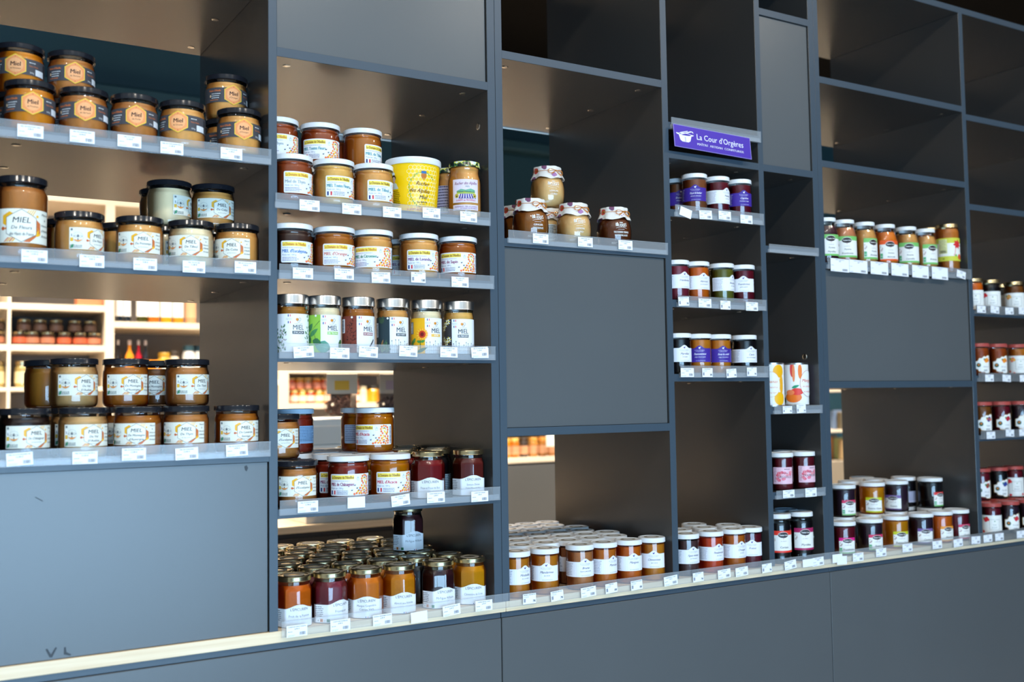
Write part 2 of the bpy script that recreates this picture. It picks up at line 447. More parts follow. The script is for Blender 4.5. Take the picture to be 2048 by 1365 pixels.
def lab_hex(sub, sub2='', key=None, tall=0):
    k = ('hex', sub, sub2, tall)
    if k in LAB: return LAB[k]
    a = Art('label'); v0, v1 = (22.5, 62) if not tall else (28, 88)
    R_h = 19.2 if not tall else 29; cv = (v0+v1)/2; s = R_h/19.2
    a.rect(-52*s, v0, 36*s, v1, CR); a.up()
    # ochre and terracotta shapes behind the hexagon
    a.ngon(-13*s, cv+7*s, 9.5*s, 6, (240, 176, 40)); a.ngon(-10*s, cv+2*s, 6*s, 6, CR); a.ell(-21*s, cv-3.5*s, 2.2*s, 2.2*s, (200, 96, 50)); a.ell(-17.5*s, cv-3.5*s, 1.4*s, 1.4*s, (226, 130, 60))
    for i in range(4): a.poly([(8*s+i*2.4*s, cv+19*s), (9.2*s+i*2.4*s, cv+19*s), (4*s+i*2.6*s, cv+11*s), (2.8*s+i*2.6*s, cv+11*s)], (244, 190, 90))
    a.poly([(2*s, cv-19*s), (9*s, cv-19*s), (22*s, cv-7*s), (22*s, cv+4*s), (17*s, cv+8*s), (17*s, cv-7*s)], (206, 112, 62)); a.ngon(18*s, cv-7*s, 5*s, 6, (246, 184, 44)); a.ell(18*s, cv+12*s, 1.6*s, 1.6*s, (246, 184, 44))
    for i in range(4): a.poly([(-20*s+i*3*s, cv-19*s), (-18*s+i*3*s, cv-19*s), (-13*s+i*2.6*s, cv-14*s), (-15*s+i*2.6*s, cv-14*s)], (238, 180, 80) if i % 2 else (220, 130, 80))
    a.up(); a.ngon(0, cv, R_h*1.015, 6, (120, 112, 104)); a.up(); a.ngon(0, cv, R_h*.975, 6, (240, 238, 226)); a.up()
    a.text('MIEL', 0, cv+3.5*s, 6.6*s, INK, shear=.15, sx=1.05, bold=.25)
    if not sub2: a.text(sub, 0, cv-4.5*s, 4.2*s, INK, shear=.2, maxw=28*s, bold=.15)
    else: a.text(sub, 0, cv-4*s, 4*s, INK, shear=.2, maxw=29*s, bold=.15); a.text(sub2, 0, cv-11.5*s, 4*s, INK, shear=.2, maxw=26*s, bold=.15)
    if not tall or not sub2: a.text('des Hauts de France', 0, cv-(10 if not sub2 else 15.5)*s, 1.7*s, INK, shear=.2, maxw=18*s)
    # bee emblem
    u = -37*s
    a.ring(u, cv+2*s, 9*s, .5*s, 24, (190, 190, 186)); a.poly([(u-8*s, cv-2*s), (u-4*s, cv-5*s), (u, cv-7*s), (u+4*s, cv-5*s), (u+8*s, cv-2*s), (u, cv-3.4*s)], (236, 150, 70))
    a.ell(u, cv+4*s, 1.2*s, 3*s, (90, 92, 100), 10); a.ell(u, cv-2*s, .9*s, 2*s, (90, 92, 100), 10)
    for sg in (-1, 1): a.ring(u+sg*4*s, cv+3.5*s, 3.4*s, .8*s, 10, (90, 92, 100), sy=.5)
    a.lines(-51*s, -29*s, v0+6.5*s, 3, 2*s, .9*s, (80, 88, 90), 3)
    # side strip of small symbols
    u = -50*s; a.rect(u, v0+11*s, u+5*s, v1-8*s, (250, 250, 246)); a.up(); a.ell(u+2.5*s, v1-4*s, 2*s, 2*s, (110, 118, 124), 10); a.rect(u, cv-6*s, u+5*s, cv+1*s, (236, 186, 66)); a.poly([(u, v0+1*s), (u+5*s, v0+3*s), (u+6*s, v0+9*s), (u+2*s, v0+8*s)], (66, 140, 104)); a.rect(u+1.5*s, cv+3*s, u+3.2*s, cv+8*s, (150, 150, 150))
    # text on the right
    for i, t in enumerate(('Maison', '&', 'Histoire', "d'Abeille", 'Artisan')):
        a.text(t, 29*s, v1-6*s-i*6.4*s, (2.6 if i < 3 else 3)*s, INK, shear=.2, maxw=12*s)
    LAB[k] = a.mesh(rf('honey' if not tall else 'honeytall')); return LAB[k]

def lab_grey(sub):
    k = ('grey', sub)
    if k in LAB: return LAB[k]
    a = Art('label'); G = (74, 72, 76); O = (214, 116, 62)
    a.rect(-76, 33, 76, 63, G); a.up()
    a.text("Maison d'Abeille", -39, 55, 3.8, O, sx=.9, bold=.3, maxw=27)
    a.ell(-49, 46, 2, 3, (224, 190, 150), 8)
    a.lines(-46, -25, 49.5, 3, 4.2, 1.5, (214, 214, 214), 4); a.lines(-50, -28, 37, 1, 3, 1.3, O, 9)
    a.lines(24, 40, 56, 1, 3, 1.4, (220, 220, 220), 2); a.text("Maison d'Abeille", 33, 49, 3, O, sx=.8, maxw=18); a.text('500g', 29, 36.5, 3, (210, 210, 210)); a.rect(36, 34.5, 58, 46, (222, 222, 224)); a.up(); a.bars(56, 35, 64, 60, (40, 40, 42), vert=False)
    a.ngon(0, 49, 21.2, 6, (244, 204, 66)); a.up(); a.ngon(0, 49, 19.6, 6, (240, 152, 92)); a.up(); a.ngon(0, 49, 13.5, 12, (246, 172, 116)); a.up()
    a.text('Miel', 0, 47.5, 8, (58, 26, 30), sx=.95, bold=.5, shear=.05); a.text(sub, 0, 41.5, 3, (70, 34, 34), shear=.2, maxw=18); a.ell(0, 65, .8, 1, (200, 90, 40), 6); a.ell(0, 33, .8, 1, (200, 90, 40), 6)
    LAB[k] = a.mesh(rf('honey')); return LAB[k]

def lab_abeille(name, col, flag=True, full=True):
    k = ('ab', name, col, flag, full)
    if k in LAB: return LAB[k]
    a = Art('label'); a.rrect(-50, 17, 49, 61, 3, (238, 239, 242)); a.up()
    a.rect(-47, 50, 3, 58.5, (244, 220, 90)); a.up()
    a.text("Le Domaine de l'Abeillon", -46, 51.6, 5.6, (120, 60, 30) if flag else (196, 96, 40), 'L', sx=.66, bold=.25, maxw=48)
    a.lines(-47, 2, 46.5, 1, 2, 1, (170, 160, 180), 5)
    a.text(name, -47.5, 37.2, 6.6, col, 'L', sx=.82, bold=.5, maxw=50)
    a.text('Poids net : 500 g', -47, 31, 3.2, (110, 120, 150), 'L', sx=.9, maxw=28)
    if flag:
        for i, c in enumerate(((34, 60, 130), (245, 245, 245), (214, 60, 70))): a.rect(-47+i*3.4, 20, -43.6+i*3.4, 28, c)
        a.lines(-34, -4, 26.5, 3, 3, 1.2, (96, 96, 140), 6)
    else: a.lines(-47, -12, 26.5, 3, 3, 1.2, (110, 96, 150), 6)
    a.poly([(8, 52), (11, 56.5), (14, 52)], (190, 205, 220)); a.rect(8.7, 48, 13.3, 52, (190, 205, 220)); a.up(); a.rect(9.6, 48.8, 12.4, 52, (238, 239, 242))
    cells = [(22, 56), (27, 58), (32, 57), (36, 54), (20, 51), (37, 49), (21, 46), (36, 44), (24, 42), (34, 40), (20, 37), (37, 35), (16, 32), (22, 31), (30, 35), (36, 30), (12, 27), (18, 26), (27, 27), (33, 25), (38, 26), (8, 22), (14, 21.5), (20, 21), (26, 22), (31, 20), (37, 21), (3, 20.5)]
    cols = [(240, 120, 60), (246, 150, 60), (240, 130, 90)]
    for i, (u, v) in enumerate(cells): a.ell(u, v, 2.5, 2.5, cols[i % 3], 8)
    for i, (u, v) in enumerate([(25, 52), (31, 51), (29, 46), (26, 37), (31, 43), (25, 33), (32, 31), (23, 27), (10, 25), (17, 22.5)]): a.ell(u, v, 2.1, 2.1, (250, 214, 80), 7)
    a.up()
    for u, v in ((4, 38), (-2, 28), (9, 32), (28, 53), (27, 24), (13, 28)):
        a.ell(u, v, 1.9, 1.2, (70, 44, 50), 8); a.ell(u+1.4, v+1.4, 1.6, 1.1, (200, 214, 230), 7); a.ell(u-.4, v+1.5, 1.3, 1, (210, 220, 234), 7)
    a.bars(43, 20, 47, 57, (50, 50, 60), vert=False)
    LAB[k] = a.mesh(rf('abeille')); return LAB[k]
def lab_plain(kindn, v0, v1, u0, u1, col, n=8, ink=(90, 100, 130), seed=2, v_bar=False):
    k = ('plain', kindn, v0, v1, u0, u1, col, n, seed)
    if k in LAB: return LAB[k]
    a = Art('label'); a.rrect(u0, v0, u1, v1, 2, col); a.up(); dv = (v1-v0-6)/max(n, 1)
    a.lines(u0+3, u1-3, v1-4, n, dv, dv*.42, ink, seed)
    if v_bar: a.up(); a.rect(u0+20, v0+4, u1-4, v0+15, (250, 250, 250)); a.up(); a.bars(u0+22, v0+5, u1-6, v0+14, (30, 30, 34))
    LAB[k] = a.mesh(rf(kindn)); return LAB[k]

def leaf(a, u, v, L, W, ang, col, vein=None):
    c, q = cos(radians(ang)), sin(radians(ang)); pts = []
    for t, w_ in ((0, 0), (.2, .7), (.45, 1), (.75, .65), (1, 0), (.75, -.65), (.45, -1), (.2, -.7)):
        x, y = t*L, w_*W/2; pts.append((u+x*c-y*q, v+x*q+y*c))
    a.poly(pts, col)
    if vein:
        a.up(); x, y = L*.9, .25; a.poly([(u-y*-q, v-y*c), (u+x*c, v+x*q), (u+y*-q, v+y*c)], vein)
def lab_wrap(design):
    k = ('wrap', design)
    if k in LAB: return LAB[k]
    a = Art('label'); W_ = (240, 241, 243); a.rect(-92, 1.5, 92, 78, W_); a.up()
    D = dict(acacia=("D'ACACIA", (28, 32, 40), None, 0), tilleul=('DE TILLEUL', (150, 200, 80), (146, 194, 72), 0), sarrasin=('DE SARRASIN', (150, 60, 60), (126, 58, 44), 1),
             foret=('DE FORÊT', (30, 44, 52), (44, 60, 66), 2), ete=("D'ÉTÉ", (240, 190, 90), (238, 176, 26), 2), printemps=('DE PRINTEMPS', (30, 34, 40), (58, 54, 56), 2))[design]
    if D[2]: a.rect(-75, 1.5, -26, 78, D[2]); a.up()
    a.text('MIEL', 0, 46, 10, INK, sx=.82, maxw=26, bold=.3)
    a.rect(-12.5, 37.5, 12.5, 43.6, D[1]); a.up(); a.text(D[0], 0, 38.9, 3.5, (245, 245, 245), sx=.9, bold=.25, maxw=22)
    a.ngon(-3, 66.5, 3.3, 6, (220, 140, 40)); a.ring(2.4, 67, 3.2, .6, 6, (60, 50, 44)); a.ring(0, 63, 2.8, .6, 6, (60, 50, 44)); a.text('apiculteur récoltant', 0, 57.6, 1.7, (120, 110, 100), maxw=17)
    for vv in (74.5, 61):
        for i, c in enumerate(((40, 60, 140), (250, 250, 250), (220, 90, 100))): a.rect(-21.5+i*1.9, vv-2.4, -19.6+i*1.9, vv+2, c)
    a.lines(-25, -13, 68, 2, 2.2, .7, (170, 170, 190), 3)
    rr = random.Random(hash(design) % 99 if False else len(design))
    if D[3] == 2:     # picket fence line drawing
        F1 = (120, 120, 122)
        for vv in (8, 15): a.rect(-25, vv, 60, vv+.5, F1)
        x = -25
        while x < 60: a.poly([(x, 1.8), (x+.7, 1.8), (x+.7, 17), (x+1.7, 20), (x, 18)], F1); a.rect(x+2.2, 1.8, x+2.7, 17, (160, 160, 160)); x += 4.1
        for i in range(12):
            x = -22+i*7+rr.uniform(-2, 2); h = rr.uniform(20, 30); a.rect(x, 17, x+.5, h, (110, 110, 112)); a.ell(x, h, 1.2, 1.6, (140, 140, 142), 6)
    if design == 'acacia':
        for bu, bv, s_, n in ((-33, 2, 1.15, 40), (24, 18, .8, 14), (24, 60, .8, 10), (-50, 2, 1, 18)):
            for i in range(n):
                t = i/n; leaf(a, bu+rr.uniform(-9, 9)*(1-.5*t)*s_, bv+t*42*s_+rr.uniform(-3, 3), 6.5, 3.2, rr.uniform(20, 160), rr.choice(((92, 128, 92), (130, 158, 118), (64, 104, 70), (190, 180, 180))))
    if design == 'tilleul':
        leaf(a, -58, 44, 22, 12, 50, (66, 128, 78), (150, 200, 120)); leaf(a, -52, 34, 26, 10, 38, (74, 138, 82)); leaf(a, -50, 20, 20, 11, 110, (62, 118, 70)); leaf(a, -6, 9, -34, 26, -14, (86, 150, 128), (160, 200, 170)); leaf(a, -44, 26, 20, 15, -18, (58, 112, 74)); leaf(a, 14, 12, 26, 22, 30, (70, 116, 66), (140, 170, 110))
        a.poly([(-52, 40), (-28, 66), (-28, 64.6)], (60, 90, 60)); a.poly([(-45, 50), (-34, 24), (-35, 24)], (60, 90, 60)); a.ell(-36, 76, 2.2, 2.2, W_, 10)
    if design == 'sarrasin':
        a.rect(-66, 43, -54, 72, W_); a.up(); a.bars(-64, 45, -57, 70, (50, 56, 66), vert=False)
        for i in range(46): t = rr.random(); leaf(a, -38+rr.uniform(-9, 9), 4+t*64, rr.uniform(3, 7), 1.6, rr.uniform(0, 180), (62, 30, 26))
        a.ell(-36, 75, 2.2, 2.2, W_, 10)
        for i in range(9): a.ell(2+i*1.5, 13+i*1.9, 1.6, 2.2, (50, 50, 54), 7)
        for i in range(10): a.ring(-24+i*6, 7+rr.uniform(0, 7), rr.uniform(2, 4), .4, 8, (120, 120, 120))
        leaf(a, 20, 55, 28, 14, 70, (230, 226, 220))
    if design == 'foret':
        a.rect(-66, 36, -56, 66, W_); a.up(); a.bars(-64, 38, -58, 64, (50, 56, 66), vert=False)
        for i in range(26): leaf(a, -40+rr.uniform(-10, 5), 2+rr.uniform(0, 14), rr.uniform(9, 17), 5, rr.uniform(20, 160), rr.choice(((78, 108, 78), (96, 124, 84), (60, 92, 70), (150, 110, 70))))
        for i in range(8): leaf(a, -44+rr.uniform(-8, 4), 62+rr.uniform(0, 8), 12, 5, rr.uniform(40, 140), (60, 84, 62))
        a.ell(-30, 75, 2.2, 2.2, W_, 10)
    if design == 'ete':
        a.rect(-66, 44, -54, 70, (120, 124, 130)); a.up(); a.bars(-64, 46, -57, 68, (240, 240, 240), vert=False)
        for i in range(26): leaf(a, -32, 43, 15, 3.4, i*360/26, (246, 158, 30) if i % 2 else (250, 190, 60))
        a.up(); a.ell(-32, 43, 7.5, 8, (200, 58, 20), 16); a.up(); a.ell(-32, 43, 4, 4.4, (120, 24, 22), 12)
        a.rect(-37, 4, -35.4, 31, (54, 110, 52)); leaf(a, -36, 26, 11, 6, 20, (74, 140, 62)); leaf(a, -36, 26, -9, 6, -20, (74, 140, 62)); leaf(a, -45, 4, 26, 8, 24, (40, 96, 48)); leaf(a, -60, 17, 16, 9, 70, (80, 128, 60)); leaf(a, -56, 24, 14, 8, 55, (86, 138, 64))
    if design == 'printemps':
        for du_, dv_ in ((-42, 26), (-45, 66), (-34, 33), (-50, 34), (-36, 72), (-50, 58)):
            for i in range(8): leaf(a, du_, dv_, 7.5, 3.2, i*45+10, (236, 236, 230) if i % 2 else (236, 214, 90))
            a.up(); a.ell(du_, dv_, 1.8, 1.8, (40, 36, 34), 8)
        leaf(a, -40, 3, 17, 7, 85, (200, 196, 200)); leaf(a, -46, 4, 14, 6, 110, (120, 60, 60))
    LAB[k] = a.mesh(rf('silver'), du=4.0); return LAB[k]

def bump_label(a, u0, u1, v0, v1, vb, wb, col):
    """label with flat top v1 and an arched bump to vb around u=0"""
    pts = [(u0, v0), (u1, v0), (u1, v1)]
    n = 10
    for i in range(n+1):
        t = 1-2*i/n; x = wb*t; y = v1+(vb-v1)*(0.5+0.5*cos(pi*t))
        if u0 < x < u1: pts.append((x, y))
    pts.append((u0, v1)); a.poly(pts, col); a.up()
def lab_epi(l1, l2='', strip=False):
    k = ('epi', l1, l2, strip)
    if k in LAB: return LAB[k]
    a = Art('label'); bump_label(a, -62, 40, 1.5, 37, 45, 30, (232, 234, 238))
    a.text("L'ÉPICURIEN", 0, 33, 5.2, (64, 64, 70), sx=.95, maxw=36)
    if l2 and len(l2) > 14: a.text(l1, 0, 22.5, 4.6, (110, 110, 116), maxw=30); a.text(l2, 0, 16, 3, (120, 120, 126), maxw=34)
    elif l2: a.text(l1, 0, 24, 4.4, (110, 110, 116), maxw=40); a.text(l2, 0, 16.5, 4.4, (110, 110, 116), maxw=36)
    else: a.text(l1, 0, 20.5, 4.8, (110, 110, 116), maxw=42)
    a.lines(-58, -38, 32, 6, 3.6, 1.3, (90, 90, 96), 5)
    if strip:
        for i, c in enumerate(((236, 236, 236), (214, 130, 60), (235, 235, 235), (60, 130, 96))): a.rect(-52+i*7, 3, -46+i*7, 9, c); a.up(); a.text('AB12'[i], -49+i*7, 4, 3.6, (60, 60, 60))
    for i, c in enumerate(((60, 70, 150), (250, 250, 250), (214, 70, 80))): a.rect(-2.5+i*1.8, 2, -.7+i*1.8, 4.4, c)
    LAB[k] = a.mesh(rf('octagon'), du=2.3); return LAB[k]

def potlogo(a, u, v, s, col):
    a.poly([(u-2.6*s, v+.6*s), (u-2*s, v-2.2*s), (u+1.6*s, v-2.2*s), (u+2.2*s, v+.6*s)], col); a.poly([(u+.2*s, v+1*s), (u+2.8*s, v+1.4*s), (u+3.4*s, v+3*s), (u+1.4*s, v+2.6*s)], col); a.poly([(u-3.2*s, v+1*s), (u-.4*s, v+.8*s), (u-1*s, v+2*s)], col)
def lab_cour(n1, n2='', purple=False):
    k = ('cour', n1, n2, purple)
    if k in LAB: return LAB[k]
    bg = (66, 44, 146) if purple else (236, 237, 243); ink = (238, 238, 248) if purple else (62, 54, 92); soft = (200, 196, 230) if purple else (150, 148, 172)
    a = Art('label'); bump_label(a, -60, 33, 30.5, 65, 72.5, 15, bg)
    potlogo(a, 0, 66.5, .95, (240, 240, 250) if purple else (66, 48, 140))
    a.text("La Cour d'Orgères", 0, 59, 3.1, soft, sx=.9, maxw=25); a.rect(-10, 57, 10, 57.5, soft)
    a.text(n1, 1, 48.5, 5.2, ink, shear=.35, sx=.92, maxw=31, bold=.15)
    if n2: a.text(n2, 1, 42, 3, ink, shear=.35, maxw=28)
    a.text('LES GOURMANDISES' if purple else 'LES INTEMPORELLES', 2, 33, 2, soft, maxw=24)
    a.lines(-57, -27, 60, 8, 3.6, 1.2, soft, 11)
    LAB[k] = a.mesh(rf('cour')); return LAB[k]

def lab_bridges(n1, n2, sub='MARMALADE'):
    k = ('br', n1, n2)
    if k in LAB: return LAB[k]
    a = Art('printed_lettering'); W_ = (240, 238, 232)
    a.text('MRS', 0, 61.5, 3.4, W_, bold=.3)
    for i, ch in enumerate('BRIDGES'):
        x = -12.6+i*4.25; h = 7.2+1.4*abs(i-3)/3.0*(1 if i in (0, 6) else .6); a.text(ch, x, 53.2-.12*(i-3)**2*(-1), h*.95, W_, sx=.72, bold=.45, maxw=4.2 if ch != 'I' else 1.6)
    for i in range(10):
        x0 = -14+i*2.8; f = lambda x: 50+1.6-(x/14)**2*2.4; a.poly([(x0, f(x0)-.35), (x0+2.8, f(x0+2.8)-.35), (x0+2.8, f(x0+2.8)+.35), (x0, f(x0)+.35)], W_)
    a.lines(-9, 9, 46, 1, 2, .8, W_, 4)
    a.text(n1, 0, 37.5, 4.6, W_, bold=.25, maxw=40); a.rect(-9, 35.6, 11, 36, (120, 90, 50)); a.text(n2, 0, 29.8, 4.4, W_, bold=.25, maxw=34)
    a.lines(-26, -10, 14, 2, 2.6, 1.1, W_, 8)
    pr = [(z, r) for r, z in [(.028, 0), (.034, .003), (.0385, .010), (.0415, .022), (.0428, .036), (.0425, .050), (.0408, .062), (.037, .0725), (.0322, .079)]]
    def f(th, z):
        if th is None: return .0425
        for (z0, r0), (z1, r1) in zip(pr, pr[1:]):
            if z0 <= z <= z1: return r0+(r1-r0)*(z-z0)/(z1-z0)+.0003
        return .0322
    LAB[k] = a.mesh(f); return LAB[k]

BANDS = dict(green=((122, 190, 104),)*2, orange=((232, 92, 42),)*2, pinkb=((206, 52, 92), (140, 190, 120)), magenta=((222, 30, 130), (140, 190, 120)), lime=((196, 200, 40),)*2, purple=((118, 88, 150), (90, 60, 110)), amber=((240, 150, 40), (240, 170, 60)), rose=((206, 50, 92), (206, 50, 92)), red=((216, 46, 44), (110, 180, 100)), redred=((226, 58, 44),)*2, berry=((170, 40, 92),)*2)
def lab_tante(kindn, l1, l2, band, bio=True, v0=6, v1=49, u0=-24, u1=24, sm='CONFITURE'):
    k = ('ta', kindn, l1, l2, band, v0, v1, u0, u1)
    if k in LAB: return LAB[k]
    a = Art('label'); b1, b2 = BANDS[band]; h = v1-v0
    a.rect(u0, v0, u1, v1, (238, 236, 230)); a.up(); a.rect(u0, v1-h*.2, u1, v1, b1); a.rect(u0, v0, u1, v0+h*.09, b2); a.up()
    ec = v1-h*.2; a.ell(0, ec, 14.5, h*.145, (246, 240, 236), 20); a.up(); a.ell(0, ec, 13.8, h*.13, (34, 24, 26), 20); a.up(); a.text('Tante Léa', 0, ec-1.9, 4.4, (240, 238, 236), bold=.3, maxw=23)
    a.rect(-.6, ec-h*.19, .6, ec-h*.14, (200, 60, 60))
    a.text(sm, 0, v0+h*.50, 2.5, (160, 150, 150), maxw=24)
    if l2: a.text(l1, 2, v0+h*.34, 4.6, INK, shear=.12, sx=.95, maxw=30); a.text(l2, 2, v0+h*.15, 5.0, INK, shear=.12, maxw=38)
    else: a.text(l1, 2, v0+h*.2, 5.4, INK, shear=.12, maxw=38)
    if bio: a.rect(u0+1, v0+h*.12, u0+8, v0+h*.36, (92, 176, 124)); a.up(); a.text('AB', u0+4.5, v0+h*.2, 3, (240, 240, 240))
    for i in range(6): a.ell(u0+3+(i % 3)*2.4, v0+h*(.5+.06*(i % 4)), .9, 1.5, (150, 90, 80), 6)
    LAB[k] = a.mesh(rf(kindn)); return LAB[k]
def lab_pink(l1, l2):
    k = ('pink', l2)
    if k in LAB: return LAB[k]
    a = Art('label'); a.rrect(-26, 18, 30, 62, 1.5, (232, 190, 204)); a.up()
    rr = random.Random(len(l2))
    for i in range(16): a.ell(rr.uniform(-16, 26), rr.uniform(21, 50), 4.5, 4, rr.choice(((226, 120, 140), (232, 150, 160), (220, 90, 110))), 9)
    a.up(); a.lines(-25, -16, 58, 10, 3.8, 1.2, (120, 80, 100), 3)
    a.lines(4, 24, 56, 1, 3, 1.6, INK, 6); a.text(l1, 6, 45, 4, (110, 60, 80)); a.text(l2, 6, 34, 6.2, (90, 50, 66), maxw=38)
    LAB[k] = a.mesh(rf('straight')); return LAB[k]
def lab_fruit(kindn, fruit, name, frame=False):
    k = ('fr', kindn, fruit, name)
    if k in LAB: return LAB[k]
    a = Art('label')
    if frame:
        a.rect(-60, 4, 60, 64, (238, 236, 230)); a.up(); a.ring(0, 36, 22, 1, 4, (120, 120, 110), rot=pi/4); a.up(); a.text(name, 0, 34, 3.2, (90, 100, 90), maxw=24); a.ell(0, 46, 2, 1.6, (100, 140, 80), 8)
        a.lines(-9, 9, 28, 2, 3, 1, (130, 130, 130), 4)
    else:
        pts = [(-22, 22), (-14, 20), (-12, 14), (4, 12), (8, 8), (20, 8), (24, 12), (24, 62), (16, 62), (10, 58), (4, 60), (-2, 54), (-10, 54), (-14, 46), (-22, 44)]
        a.poly([(u*1.06, (v-34)*1.05+34) for u, v in pts], (196, 150, 70)); a.up()
        a.poly(pts, (240, 238, 234)); a.up()
        a.ell(-12, 33, 6.4, 6.4, (30, 92, 62), 16); a.up(); a.ell(-12, 34, 3, 2.6, (230, 120, 60), 10)
        a.text(name, 9, 26, 4.2, (110, 110, 116), shear=.3, maxw=22); a.lines(2, 16, 17, 2, 3, 1.6, (80, 80, 84), 5)
    F = dict(apricot=((240, 150, 40), (230, 120, 50)), peach=((236, 130, 110), (246, 180, 60)), fig=((74, 60, 120), (226, 110, 60)), cherry=((170, 24, 50), (190, 40, 60)), quince=((236, 150, 60), (240, 190, 120)), blueberry=((40, 56, 130), (60, 80, 160)), strawberry=((214, 34, 48), (226, 60, 60)), berry=((170, 30, 40), (90, 110, 70)), currant=((200, 40, 60), (214, 60, 70)), mandarin=((240, 170, 90), (220, 170, 80)))[fruit]
    c = ((11, 44) if not frame else (-26, 48))
    for i, (du_, dv_) in enumerate(((0, 0), (6, 3), (3, 7), (-3, 5))): a.ell(c[0]+du_*1.1, c[1]+dv_, 5, 4.6, F[i % 2], 10)
    a.up(); leaf(a, c[0]-2, c[1]+6, -8, 4, -20, (80, 140, 70))
    if frame:
        for q in ((20, 10), (-20, 8), (-34, 14)): a.ell(q[0], q[1], 4.5, 4, F[0], 9)
    LAB[k] = a.mesh(rf(kindn), du=4); return LAB[k]

# ------------------------------------------------------------------ placing jars
def face(X, Y): return -atan2(X-CAM.x, Y-CAM.y)
def where(px, py, Y):
    return at(px, py, Y).x
def jar(name, kindn, fill, lid, X, Y, z, ang, lab, label, cat, group=None, seal=False):
    k = K[kindn]; t = empty(name, (X, Y, z), face(X, Y)+radians(ang))
    link('glass', k['g'], GLASS, t); link('filling', k['c'], CM(fill), t)
    if lab is not None: link('label', lab, None, t)
    l = link('lid', k['l'], LID[lid], t)
    if seal: s_ = link('paper_seal', SEALME[kindn], SEAL, l)
    tag(t, label, cat, group)
    return t
SEALME = {'octagon': lathe('seal', [(K['octagon']['L']*.62, .0985), (K['octagon']['L']*.60, .0994), (K['octagon']['L']*.40, .0994), (K['octagon']['L']*.36, .0988)], 32),
          'cour': lathe('seal', [(.0332*.55, .1012), (.0332*.54, .1022), (.0332*.36, .1022), (.0332*.35, .1014)], 28)}
# ------------------------------------------------------------------ the room
ORD = ['first', 'second', 'third', 'fourth', 'fifth', 'sixth', 'seventh', 'eighth', 'ninth', 'tenth', 'eleventh', 'twelfth']
TEAL = mat('dark_teal_paint', (0.030, 0.090, 0.125), 0.6, spec=0.3, bump=0.03, bscale=40)
PLASTER = mat('warm_white_plaster', sl((206, 196, 182)), 0.8)
DARKC = mat('black_ceiling_paint', (0.004, 0.0035, 0.003), 0.9, spec=0.1)
TILE = mat('beige_floor_tile', sl((170, 156, 138)), 0.35, var=0.12, vscale=3)
FRAME = mat('window_frame_grey', (0.05, 0.055, 0.06), 0.4)
XL, XR, YF, YB, ZC = -3.6, 7.6, -5.2, 3.62, 3.5
box('floor', XL, XR, YF, YB, -0.1, 0, TILE, kind='structure', bev=0)
box('ceiling', XL, XR, YF, .25, ZC, ZC+.1, PLASTER, kind='structure', bev=0)
box('ceiling', XL, XR, .25, YB, ZC, ZC+.1, DARKC, kind='structure', bev=0)
wb = box('wall_back', XL, XR, YB, YB+.1, 0, ZC, TEAL, kind='structure', bev=0)
box('wall_left', XL-.1, XL, YF, YB, 0, ZC, PLASTER, kind='structure', bev=0)
box('wall_right', XR, XR+.1, YF, YB, 0, ZC, DARKC, kind='structure', bev=0)
# front wall with its two shop windows
WX0, WX1 = -1.5, 2.3
boxes('wall_front', [(XL, WX0, YF-.1, YF, 0, ZC), (WX1, XR, YF-.1, YF, 0, ZC), (WX0, WX1, YF-.1, YF, 2.05, ZC), (WX0, WX1, YF-.1, YF, 0, .15)], mat('brown_wall_paint', (0.05, 0.045, 0.04), .7), kind='structure')
boxes('window_1', [(WX0, WX0+.06, YF, YF+.06, .15, 2.05), (WX1-.06, WX1, YF, YF+.06, .15, 2.05), (WX0, WX1, YF, YF+.06, .15, .21), (WX0, WX1, YF, YF+.06, 1.99, 2.05)] + [(WX0+.95*k-.03, WX0+.95*k+.03, YF, YF+.32, .15, 2.05) for k in (1, 2, 3)], FRAME, kind='structure')
# dark teal bulkhead ledge along the far wall
box('trim_1', XL, XR, 3.50, YB, 3.015, 3.085, TEAL, kind='structure', bev=0.012)

# ------------------------------------------------------------------ shelving units
Dp = 0.512
fit = lathe('fit', [(0, -.0012), (.0052, -.0012), (.0078, -.0009), (.0085, 0)], 18, smooth=60)
fit.flip_normals()
slotm = boxdata(-.0026, .0026, -.0007, .0007, -.0016, -.0011)
def fitting(parent, x, y, z, rot=None):
    o = link('cam_fitting', fit, CHROME, parent); o.location = (x, y, z)
    o.rotation_euler = rot or (0, 0, random.uniform(0, 3)); o.visible_shadow = True
    return o
def unit(name, label, x0, x1, uprights, cells, top):
    t = empty(name, (x0, 0, 1.011)); tag(t, label, 'shelving'); t['group'] = 'anthracite shelving units'
    off = Vector((x0, 0, 1.011))
    def b(nm, a0, a1, y0, y1, z0, z1, m, bev=.0008):
        return box(nm, a0-off.x, a1-off.x, y0, y1, z0-off.z, z1-off.z, m, t, bev)
    for a, c in uprights:
        b('upright', a, c, 0.0008, Dp, 1.011, top-.0185, LAM); b('edge_band', a, c, 0, 0.0009, 1.011, top-.0185, EDGE, 0.0003)
    s = b('top_board', x0, x1, 0.0008, Dp, top-.0185, top, LAM); b('edge_band', x0, x1, 0, 0.0009, top-.0185, top, EDGE, 0.0003)
    for (c0, c1, zs, doors) in cells:
        for zb in zs:
            s = b('shelf', c0, c1, 0.0008, Dp, zb, zb+.0185, LAM)
            e = box('edge_band', c0-off.x, c1-off.x, 0, 0.0009, zb-off.z, zb+.0185-off.z, EDGE, s, 0.0003)
            if zb > 1.45:
                for xx in (c0+.038, c1-.034):
                    for yy in (.051, .256, .461): fitting(s, xx-off.x, yy, zb-off.z)
        for z0, z1 in doors:
            b('door_panel', c0+.0015, c1-.0015, .0055, .022, z0+.0005, z1-.0005, DOOR)
            b('back_panel', c0, c1, Dp-.02, Dp-.004, z0, z1, LAM)
    return t
